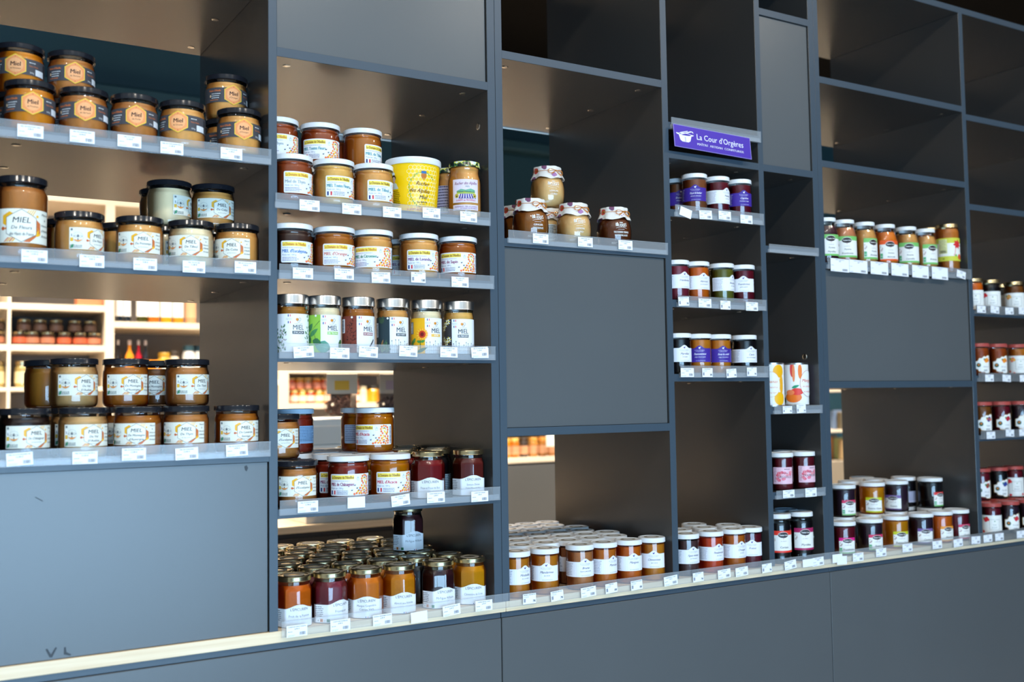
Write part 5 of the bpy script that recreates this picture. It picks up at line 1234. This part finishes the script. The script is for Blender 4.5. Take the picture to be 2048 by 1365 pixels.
a.text('Ananas', 0, 64, 8, (222, 120, 40), shear=.3, bold=.3, maxw=40); a.text('en tranches', 0, 50, 5.5, (222, 130, 60), shear=.3, maxw=34); a.text('au sirop léger', 0, 36, 5, (222, 150, 70), shear=.3, maxw=28)
a = a.clipped(-100, 100, 5, 113)
can(1541, 731, 0, a.mesh(f_can, du=4), 'yellow and white pineapple tin, cut by the upright')
a = Art('label'); a.rect(-100, 5, 100, 113, (240, 239, 236)); a.up()
a.rect(-78, 32, -48, 110, (150, 144, 138)); a.up(); a.lines(-77, -50, 106, 19, 3.9, 1.5, (90, 84, 80), 8); a.rect(-78, 108, -50, 113, (222, 110, 40))
for u, v, w_, h_, an, c in ((-24, 100, 12, 34, 78, (226, 70, 70)), (-20, 90, 8, 40, 100, (240, 140, 90)), (-3, 95, 12, 34, 88, (236, 120, 20)), (-22, 25, 28, 24, 0, (238, 116, 30)), (-12, 40, 22, 16, 10, (228, 62, 50)), (-30, 38, 14, 12, 0, (240, 130, 80))):
    c_, q_ = cos(radians(an)), sin(radians(an)); a.poly([(u+w_*.8*cos(t)*(1 if an < 50 else .6)*1, v+h_*.6*sin(t)) for t in [2*pi*i/16 for i in range(16)]], c); a.up()
leaf(a, -26, 50, 22, 8, 20, (40, 150, 110)); leaf(a, -50, 6, 20, 10, 80, (14, 84, 46)); a.up()
a.ell(22, 62, 26, 36, (196, 90, 60), 28); a.up(); a.ell(22, 62, 25.2, 35.2, (240, 239, 236), 28); a.up(); a.text('Mangues', 22, 66, 8.5, (220, 80, 40), shear=.3, bold=.3, maxw=44); a.text('en tranches', 20, 52, 5.5, (220, 90, 60), shear=.3, maxw=34); a.text('au sirop léger', 20, 38, 5, (220, 90, 60), shear=.3, maxw=28); a.rect(48, 5, 60, 113, (150, 110, 190))
a = a.clipped(-100, 100, 5, 113)
can(1590, 731, 26, a.mesh(f_can, du=4), 'white and orange mango tin with grey text panel')
g = 'jars in the narrowest column'
J(JJ, 'straight', 'crimson', 'white', 1561, 909, 0, 'c5c', 8, lab_pink('Gelée', 'GROSEILLE'), 'dark redcurrant jelly with pink label on the left', 'jam jar', g)
J(JJ, 'straight', 'crimson', 'white', 1608, 906, 0, 'c5c', 26, lab_pink('Confiture', 'FRAMBOISE'), 'raspberry jam with pink label on the right', 'jam jar', g)
J(JJ, 'straight', 'crimson', 'white', 1572, 903, 1, 'c5c', 26, None, 'jam jar seen by its lid behind the pink-labelled ones', 'jam jar', g)
J('fruit_jar', 'syrup', 'black', 'white', 1556, 1027, 0, 'wood', 22, lab_tante('syrup', 'Cerises', '', 'redred', False, 30, 87, -30, 34, 'AU SIROP'), 'cherries in syrup, jar with red and white label', 'fruit jar', g)
J('fruit_jar', 'syrup', 'black', 'white', 1600, 1021, 0, 'wood', 22, lab_tante('syrup', 'Myrtilles', '', 'berry', False, 30, 88, -30, 34, 'AU SIROP'), 'blueberries in syrup, jar with plum and white label', 'fruit jar', g)
J('fruit_jar', 'syrup', 'black', 'blue', 1571, 1018, 1, 'wood', 22, None, 'fruit jar with bluish lid behind the cherries in syrup', 'fruit jar', g)

# ------------------------------------------------------------------ right unit: compotes
g = 'apple compote jars'
for i, (px, f, a_, l2, bd, d) in enumerate(((1649, 'purple', 26, 'Myrtilles', 'green', 'deep purple apple and blueberry compote'), (1686, 'pinkbrown', 14, 'Framboises', 'green', 'pinkish apple and raspberry compote'), (1727, 'compote', 46, 'Rhubarbe', 'green', 'tan apple and rhubarb compote, label turned right'), (1768, 'orangecomp', 26, 'Abricots', 'orange', 'apple and apricot compote with orange label bands'), (1811, 'compote', 14, 'Cannelle', 'green', 'tan apple and cinnamon compote'), (1848, 'compote', 40, '', 'green', 'plain apple compote, last with white lid'))):
    J('compote_jar', 'compote', f, 'white', px, 432+5.6*i, 0, 'c6', a_, lab_tante('compote', 'Pomme', l2, bd, True, 21, 81, -30, 40, 'COMPOTE') if l2 else lab_tante('compote', 'Pomme', '', bd, True, 21, 81, -30, 40, 'COMPOTE'), d, 'compote jar', g)
a = Art('label'); a.rect(-60, 37, 60, 108, (206, 206, 70)); a.up(); a.rect(-60, 52, 60, 92, (238, 236, 226)); a.up(); a.rrect(-34, 60, -8, 104, 2, (226, 224, 160)); a.up(); a.lines(-32, -10, 100, 8, 4.6, 1.4, (120, 120, 90), 5); a.bars(-30, 62, -10, 70, (60, 60, 60)); a.text('AB', -20, 42, 4, (60, 60, 60))
for i in range(7): leaf(a, 24, 88, 15, 9, 30+i*52, (214, 50, 52))
a.up(); a.text('Pomme', 18, 66, 6, (220, 60, 60), rot=80); a.ell(33, 50, 8, 9, (220, 90, 50), 12); a.ell(18, 54, 4, 3.5, (120, 180, 80), 8); a.clipped(-60, 60, 37, 108)
tl = a.mesh(rf('tall'))
J('compote_jar', 'tall', 'applered', 'gold', 1893, 448, 0, 'c6', 12, tl, 'tall gold-lidded compote jar with yellow and white label at the right end', 'compote jar', 'gold-lidded compote jars')
J('compote_jar', 'tall', 'applered', 'gold', 1874, 451, 1, 'c6', 0, None, 'tall gold-lidded compote jar hidden behind its twin', 'compote jar', 'gold-lidded compote jars')

# right unit: jams on the worktop
g = 'white-lidded jam jars on the worktop, right unit'
LT = lambda l, bd, bio=True: lab_tante('short', l, '', bd, bio)
for px, py, f, a_, lb, d in ((1683.5, 1042, 'crimson', 24, LT('Framboise', 'magenta'), 'raspberry jam jar with magenta-banded label'), (1738, 1036, 'lilac', 34, LT('Fraise', 'pinkb'), 'dark strawberry jam jar, second in front'), (1790, 1032, 'yellowjelly', 28, LT('Pomme Génie', 'lime', False), 'yellow apple jelly jar'), (1840, 1026, 'lilac', 25, LT('Cassis', 'purple', False), 'blackcurrant jam jar with violet-banded label'), (1879, 1024, 'orangejam', 40, LT('Abricot', 'amber', False), 'amber apricot jam jar'), (1912, 1016, 'crimson', 46, LT('Griotte', 'rose', False), 'dark red jam jar at the right end')):
    J(JJ, 'short', f, 'white', px, py, 0, 'wood', a_, lb, d+', right unit front row', 'jam jar', g)
zz = Z['wood']+.0917
for px, py, f, a_, lb, r_, d in ((1684, 957, 'lilac', 34, LT('Fraise', 'pinkb'), 1, 'dark strawberry jam jar'), (1743, 958, 'yellowjelly', 8, LT('Pomme Génie', 'lime', False), 1, 'yellow apple jelly jar'), (1790, 955, 'lilac', -14, LT('Cassis', 'purple', False), 1, 'blackcurrant jam jar'), (1859, 946, 'black', 54, LT('Cerise', 'red'), 1, 'black cherry jam jar with red-banded label'), (1806, 942, 'black', 60, lab_plain('short', 14, 48, -26, 24, (190, 184, 200), 6), 2, 'black jam jar half hidden behind the blackcurrant one'),
     (1723, 938, 'lilac', 20, None, 3, 'jam jar showing only its lid at the back left'), (1700, 944, 'lilac', 20, None, 2, 'jam jar showing only its lid behind the strawberry one'), (1750, 947, 'yellowjelly', 20, None, 2, 'jam jar showing only its lid behind the yellow one')):
    J(JJ, 'short', f, 'white', px, py, r_, 'wood', a_, lb, d+', stacked in the right unit', 'jam jar', g, z=zz)
    J(JJ, 'short', f, 'white', px, py+72, r_, 'wood', a_, None, 'jar under the '+d.replace('showing only its', 'with visible'), 'jam jar', g)
J(JJ, 'short', 'lilac', 'white', 1896, 1012, 1, 'wood', 0, None, 'white-lidded jam jar second row near the right end, right unit', 'jam jar', g)

# far right column
g = 'jars in the far right column'
for px, py, f, r_, fr_, nm, d in ((1945, 559, 'orangejam', 0, 'peach', 'Pêche', 'gold-lidded amber jelly jar with white label, cut by the last upright'), (1979, 562, 'black', 0, 'strawberry', 'Fraise', 'gold-lidded dark jelly jar with red fruit on its label'), (2027, 565, 'darkamber', 0, 'quince', 'Coing', 'gold-lidded brown jelly jar with yellow fruit on its label'), (2004, 566, 'black', 1, 'quince', 'Coing', 'gold-lidded dark jar in the second row far right')):
    J(JJ, 'small', f, 'gold', px, py, r_, 'c7a', 14, lab_fruit('small', fr_, nm, True), d, 'jam jar', g)
for px, py, f, fr_, nm, d in ((1957, 692, 'redamber', 'apricot', 'Abricot', 'leftmost'), (1993, 693, 'redamber', 'apricot', 'Abricot', 'middle'), (2033, 692, 'amber', 'peach', 'Pêche', 'rightmost')):
    J(JJ, 'small', f, 'red', px, py, 0, 'c7b', 20, lab_fruit('small', fr_, nm), 'red-lidded orange jam jar, %s on the upper red-lid shelf' % d, 'jam jar', g)
for px, py, f, fr_, nm, d in ((1962, 811, 'darkamber', 'fig', 'Figue', 'leftmost, fig jam'), (2000, 811, 'crimson', 'cherry', 'Cerise', 'middle, cherry jam'), (2038, 810, 'lilac', 'mandarin', 'Orange', 'rightmost')):
    J(JJ, 'small', f, 'red', px, py, 0, 'c7c', 20, lab_fruit('small', fr_, nm), 'red-lidded dark jam jar on the lower red-lid shelf, '+d, 'jam jar', g)
for px, py, f, fr_, nm, r_, st_, d in ((1981, 1014, 'crimson', 'strawberry', 'Fraise', 0, 0, 'strawberry jam in the front row'), (2017, 1009, 'lilac', 'currant', 'Groseille', 0, 0, 'redcurrant jam in the front row'), (2052, 1004, 'lilac', 'berry', 'Griotte', 0, 0, 'jar at the picture edge in the front row'),
     (1960, 945, 'crimson', 'berry', 'Griotte', 1, 1, 'stacked jar half hidden by the upright'), (1995, 942, 'black', 'blueberry', 'Myrtille', 1, 1, 'stacked blueberry jam'), (2026, 938, 'crimson', 'strawberry', 'Fraise', 1, 1, 'stacked strawberry jam')):
    J(JJ, 'small', f, 'red', px, py, r_, 'wood', 20, lab_fruit('small', fr_, nm), 'red-lidded '+d+' on the far right worktop', 'jam jar', g, z=Z['wood']+(.1012 if st_ else 0))
    if st_: J(JJ, 'small', f, 'red', px, py+65, r_, 'wood', 20, None, 'red-lidded second-row jar under the '+d.replace('half hidden by the upright', 'at the upright')+', far right', 'jam jar', g)
# ------------------------------------------------------------------ the shelving across the rear aisle
Yb = 3.0; DB = .42
GB = mat('grey_back_board', sl((120, 118, 118)), .7)
WB = mat('cream_shelf_board', sl((236, 222, 200)), .5)
far = tag(empty('far_shelving', (.2, Yb, .0)), 'pale wooden shelving with grey backs across the rear aisle', 'shelving')
def fb(nm, x0, x1, z0, z1, m=WB, y0=0, y1=DB): return box(nm, x0-.2, x1-.2, y0, y1, z0, z1, m, far, .001)
for a_, c in ((-1.0, -.96), (.493, .508), (.893, .934), (1.703, 1.756), (2.96, 3.0), (4.3, 4.34), (5.16, 5.2)): fb('upright', a_, c, .889, 2.371)
fb('top_board', -1.0, 5.2, 2.371, 2.403)
for x0, x1, zs in ((-.96, .493, (1.881, 1.700, 1.524)), (.508, .893, (1.881, 1.700, 1.524)), (.934, 1.703, (1.811, 1.545)), (1.756, 2.96, (1.604, 1.426)), (3.0, 4.3, (1.40, 1.104)), (4.34, 5.16, (1.604, 1.3))):
    for z in zs: fb('shelf', x0, x1, z, z+(.028 if z != 1.524 else .018))
    fb('back_board', x0, x1, .889, 2.371, GB, DB-.012, DB)
fb('counter', -1.0, 2.98, .853, .889, WB, -.02)
for x0, x1 in ((-1.0, .9), (.9, 1.985), (1.985, 2.98)): fb('base_front', x0+.002, x1-.002, .08, .85, LAM, 0, .02)
fb('base_front', 2.98, 5.2, .08, 1.09, DOOR, .0, .02); fb('base_body', -1.0, 5.2, .08, .85, LAM, .022, DB)
def lt_(r, z): return (r, z)
_bj = lathe('bj', [(0, .002), (.8, 0), (1, .08), (1, .72), (.9, .8), (.84, .82), (.84, .88), (0, .88)], 16)
_bl = lathe('bl', [(.88, .84), (.92, .85), (.92, .97), (.88, 1), (0, 1)], 16)
_bb = lathe('bb', [(1.015, .16), (1.015, .60)], 16)
_bot = lathe('bot', [(0, .002), (.8, 0), (1, .03), (1, .56), (.9, .62), (.45, .72), (.36, .78), (.34, .93), (0, .93)], 16)
_bcap = lathe('bcap', [(.38, .88), (.40, .89), (.40, .99), (.36, 1), (0, 1)], 14)
_bot2 = lathe('botlab', [(1.015, .10), (1.015, .46)], 16)
def flatm(rgb, rough=.4, metal=0): return mat('c_%d_%d_%d' % rgb, sl(rgb), rough, metal)
GOLD = LID['gold']
def bg(nm, cat, x, y, z, r, h, body, lid, lab, label, group, bottle=False, gls=True):
    t = empty(nm, (x, y, z), face(x, y)); t.scale = (r, r, h)
    link('body', _bot if bottle else _bj, mat('glossy_%d_%d_%d' % body, sl(body), .12, coat=.5), t); link('cap' if bottle else 'lid', _bcap if bottle else _bl, lid if not isinstance(lid, tuple) else flatm(lid), t)
    if lab: link('label', _bot2 if bottle else _bb, flatm(lab), t)
    tag(t, label, cat, group)
rr = random.Random(11)
Yj = Yb+.06
g = 'small dark pate jars on the far left shelf'
for i, px in enumerate((-6, 39, 64, 95, 128, 160, 188)):
    p = at(px, 680, Yj); bg('pate_jar', 'jar', p.x, Yj, 1.7282, .031, .058, (60, 34, 24), GOLD, rr.choice(((196, 120, 90), (170, 110, 84), (190, 90, 60))), 'small dark jar with gold lid, %s from left, lower row of the far shelf' % ORD[i], g)
for i, px in enumerate((-5, 48, 80, 112, 149, 180)):
    p = at(px, 655, Yj); bg('pate_jar', 'jar', p.x, Yj+.0, 1.7865, .030, .054, (40, 26, 20), GOLD, (66, 48, 40), 'small dark jar with gold lid, %s from left, stacked row of the far shelf' % ORD[i], g)
g = 'amber goods hanging just under the far top shelf'
p = at(178, 603, Yj); box_ = tag(box('carton', p.x-.055, p.x+.055, Yj-.03, Yj+.05, 1.9095, 1.985, flatm((206, 130, 90)), bev=.002), 'orange carton on the upper far shelf seen under the honey shelf', 'carton')
g = 'pale jars at the far left'
for i, (px, z) in enumerate(((-6, 1.5422), (44, 1.5422))):
    p = at(px, 750, Yj); bg('pickle_jar', 'jar', p.x, Yj, z, .031, .115, (170, 150, 90), GOLD, (226, 214, 170), 'pale yellow jar with cream label, %s at the far left' % ('first', 'second')[i], g)
for i, px in enumerate((-10, 48)):
    p = at(px, 812, Yj); bg('pickle_jar', 'jar', p.x, Yj, 1.2892, .036, .10, (150, 120, 60), GOLD, (220, 210, 190), 'jar with broad gold lid low on the far left shelf, %s one' % ('first', 'second')[i], 'jars low on the far left shelf')
fb('shelf', -.96, .893, 1.262, 1.289)
g = 'white-labelled bottles on the far shelf'
for i, (px, b, lb) in enumerate(((239, (24, 34, 44), (236, 238, 240)), (255, (24, 34, 44), (236, 238, 240)), (285, (60, 60, 20), (244, 244, 240)), (308, (180, 96, 24), (244, 244, 240)), (333, (196, 140, 20), (244, 244, 240)), (357, (196, 130, 30), (244, 244, 240)), (382, (206, 150, 110), (220, 170, 130)))):
    p = at(px, 620, Yj); t = bg('oil_bottle', 'bottle', p.x, Yj+.01, 1.8392, .0165 if i < 2 else .0255, .30, b, (230, 230, 224), lb, 'white-labelled bottle, %s from the left on the upper far shelf' % ORD[i], g, True)
g = 'slim bottles on the far middle shelf'
for i, (px, b, c) in enumerate(((236, (28, 28, 30), (225, 222, 220)), (259, (226, 140, 40), (240, 226, 220)), (277, (160, 24, 44), (232, 226, 226)), (291, (30, 34, 44), (226, 220, 220)))):
    p = at(px, 700, Yj); bg('sauce_bottle', 'bottle', p.x, Yj, 1.5732, .015 if i != 1 else .021, .185, b, c, None, 'slim %s bottle on the far middle shelf' % ('black', 'orange', 'red', 'dark blue')[i], g, True)
for i, (px, b, l, r, h, nm) in enumerate(((330, (200, 160, 60), (190, 150, 50), .030, .13, 'yellow-topped pale jar'), (350, (214, 200, 180), (70, 60, 50), .024, .135, 'small whitish jar with dark lid'), (379, (232, 232, 230), (60, 96, 110), .030, .165, 'white canister with teal lid'), (398, (230, 230, 226), (50, 80, 96), .018, .165, 'white canister cut by the side panel'))):
    p = at(px, 700, Yj); bg('canister', 'jar', p.x, Yj+.02, 1.5732, r, h, b, l, (206, 220, 220) if i == 0 else None, ''+nm+' on the far middle shelf', 'canisters on the far middle shelf')
p = at(298, 728, Yj-.02); tag(box('carton', p.x-.045, p.x+.045, Yj-.055, Yj-.018, 1.5732, 1.664, flatm((240, 140, 20)), bev=.002), 'bright orange carton behind the stacked honey jars', 'carton')
p = at(200, 725, 1.9)
# second-column view: red and orange bottles in two rows
g = 'small red and orange bottles, far shelf'
for i, px in enumerate((588, 604, 620, 637, 652, 711)):
    p = at(px, 790, Yj); bg('juice_jar', 'jar', p.x, Yj, 1.4542, .0215, .066, rr.choice(((216, 96, 20), (206, 60, 24), (230, 150, 40))), (214, 196, 120), (240, 214, 200), 'small orange jar, %s from the left in the front row' % ORD[i], g)
for i, px in enumerate((583, 599, 615, 633, 649, 709)):
    p = at(px, 772, Yj); bg('juice_jar', 'jar', p.x, Yj, 1.5205, .0215, .062, rr.choice(((196, 70, 20), (214, 110, 30), (170, 130, 80), (206, 130, 30))), (190, 160, 90), (226, 150, 130), 'small orange jar, %s from the left in the stacked row' % ORD[i], g)
for i, (px, b, l, r, nm) in enumerate(((725, (236, 226, 190), (226, 216, 180), .024, 'cream jar'), (745, (236, 160, 20), (40, 40, 36), .034, 'yellow tin with dark lid'))):
    p = at(px, 790, Yj); bg('canister', 'jar', p.x, Yj, 1.4542, r, .085, b, l, None, ''+nm+' on the far shelf behind the acacia honey', 'canisters behind the acacia honey')
# third-column view
g = 'amber jars low on the far right shelf'
for i, (px, b, l) in enumerate(((1012, (206, 130, 30), (230, 180, 90)), (1029, (190, 110, 24), (236, 190, 100)), (1047, (60, 50, 46), (60, 44, 30)), (1066, (190, 130, 60), (226, 160, 70)), (1085, (160, 104, 40), (230, 150, 60)), (1103, (180, 120, 60), (226, 160, 80)))):
    p = at(px, 900, Yj); bg('spread_jar', 'jar', p.x, Yj, 1.1322, .0275, .108, b, flatm(l), (214, 160, 120), 'amber jar, %s from the left on the low far shelf' % ORD[i], g)
p = at(1100, 884, Yb-.012); tag(box('notice_card', p.x-.03, p.x+.05, Yb-.02, Yb-.018, 1.19, 1.30, flatm((226, 238, 232)), bev=0), 'white notice card hanging before the low far shelf', 'card')
# sixth column view: shelf with assorted packets
for i, (px, py, z, h, r, c, nm) in enumerate(((1672, 815, 1.329, .10, .06, (110, 100, 80), 'olive grey packet'), (1668, 860, 1.20, .075, .055, (206, 190, 140), 'cream and green packet'))): pass
g = 'packets seen through the right unit'
pk = [(1669, 822, (96, 88, 70), .07, .05, 'brown'), (1668, 838, (110, 134, 170), .055, .045, 'blue'), (1672, 858, (206, 176, 130), .055, .05, 'tan'), (1676, 868, (190, 204, 140), .05, .05, 'pale green'), (1664, 890, (224, 150, 90), .07, .03, 'orange'), (1682, 895, (150, 146, 136), .12, .05, 'tall grey')]
sh6 = tag(box('display_board', 5.26, 6.9, 2.88, 3.3, 1.4805, 1.505, WB, bev=.001), 'pale shelf board far behind the right unit', 'shelf')
bx = tag(empty('packet_rack', (5.26, 2.8, 0)), 'grey-brown crate rack far behind the right unit', 'rack')
box('body', .0, 1.7, .06, .5, 0, 1.02, flatm((150, 140, 124)), bx, .004); box('upper_shelf', 0, 1.7, .06, .5, 1.21, 1.225, WB, bx); box('side', 1.69, 1.71, .05, .5, 0, 1.48, WB, bx); box('side', -.02, 0, .05, .5, 0, 1.48, WB, bx)
for i, (px, py, c, h, w_, nm) in enumerate(pk):
    z = 1.0202 if i >= 2 else 1.2252
    p = at(px, py, 2.98); o = box('packet', -w_, w_, -.025, .025, 0, (.12+.009*i), flatm(c), None, .008); o.location = (max(5.36, p.x), 2.90+.058*(i % 2 if i < 2 else i-2), z); tag(o, '%s packet seen through the right unit above the jam jars' % nm, 'packet', g)
p = at(1655, 312, 2.4)
hj = on_plane  # jar high in the right unit: a glass jar standing on the second shelf rear
p = at(1655, 310, .40)
jar('jam_jar', 'honey', 'redamber', 'black', p.x-.012, .42, 2.1037, 0, None, 'lone reddish jar at the back of the empty upper compartment, right unit', 'jam jar')

# ------------------------------------------------------------------ low gondola between, white boxes and bags of dried mushrooms
WHT = mat('white_box_card', sl((222, 220, 212)), .6)
gt_ = tag(empty('display_counter', (.70, 1.42, 0)), 'low dark island counter with pale wood top in the rear aisle, holding boxes', 'counter')
box('top', 0, 1.22, 0, .55, 1.0162, 1.0402, WOOD, gt_, .001); box('carcass', .002, 1.218, .024, .54, .0, 1.0160, LAM, gt_)
for a_, c in ((.002, .677), (.680, 1.218)): box('front_panel', a_, c, .003, .022, .06, .999, LAM, gt_, .001)
for i in range(4):
    z = 1.0404+i*.0896; t = tag(empty('storage_box', (1.27+.004*(i % 2), 1.45, z)), 'white storage box behind the second column, %s in its stack' % ('lowest', 'second from below', 'third from below', 'topmost')[i], 'box', 'white storage boxes')
    box('box_body', 0, .60, 0, .40, 0, .070, WHT, t, .002); box('box_lid', -.004, .604, -.004, .404, .062, .0892, mat('white_lid_card', sl((236, 234, 226)), .55), t, .003)
POUCH = thin('clear_pouch_film', (.93, .93, .93), rough=.15)
def bag(px0, px1, tint, hdr, winc, label):
    Y = 1.50; a_ = at(px0, 790, Y); c = at(px1, 790, Y); w_ = (c.x-a_.x); z0 = 1.0404+4*.0896
    t = tag(empty('snack_bag', ((a_.x+c.x)/2, Y, z0), face(a_.x, Y)*.3), label, 'bag', 'bags of dried mushrooms')
    V = []; F = []
    H = .152
    for k, (z, d, ww) in enumerate(((0, .035, .46), (.03, .04, .46), (.08, .03, .48), (H, .004, .52))):
        for sx in (-1, 1):
            for sy in (-1, 1): V.append((sx*ww*w_, sy*d, z))
    for k in range(3):
        b = k*4; F += [(b, b+2, b+6, b+4), (b+3, b+1, b+5, b+7), (b+1, b, b+4, b+5), (b+2, b+3, b+7, b+6)]
    F.append((1, 3, 2, 0)); link('pouch', meshdata('pouch', V, F), POUCH, t)
    box('paper_header', -.53*w_, .53*w_, -.028, -.0255, .085, H+.004, flatm(hdr), t, .001); box('sticker', -.26*w_, .24*w_, -.0292, -.0284, .099, .132, flatm(winc), t, .0004)
    bm = bmesh.new(); r2 = random.Random(3)
    for i in range(60):
        m_ = Matrix.Translation((r2.uniform(-.40, .40)*w_, r2.uniform(-.022, .022), r2.uniform(.012, .075)))@Matrix.Rotation(r2.uniform(0, 6), 4, (r2.random(), r2.random(), .5))@Matrix.Diagonal((1.3, .8, .35, 1))
        bmesh.ops.create_icosphere(bm, subdivisions=1, radius=r2.uniform(.008, .014), matrix=m_)
    me = bpy.data.meshes.new('pieces'); bm.to_mesh(me); bm.free()
    o = link('dried_pieces', me, mat('dried_%d' % tint[0], sl(tint), .7, var=.5, vscale=60), t); o['kind'] = 'stuff'
bag(652, 708, (140, 96, 74), (222, 212, 192), (240, 190, 50), 'clear bag of brown dried mushrooms with cream header and yellow sticker')
bag(757, 800, (84, 68, 66), (190, 178, 160), (170, 150, 160), 'clear bag of dark dried fruit with greyish header, half hidden by the side panel')
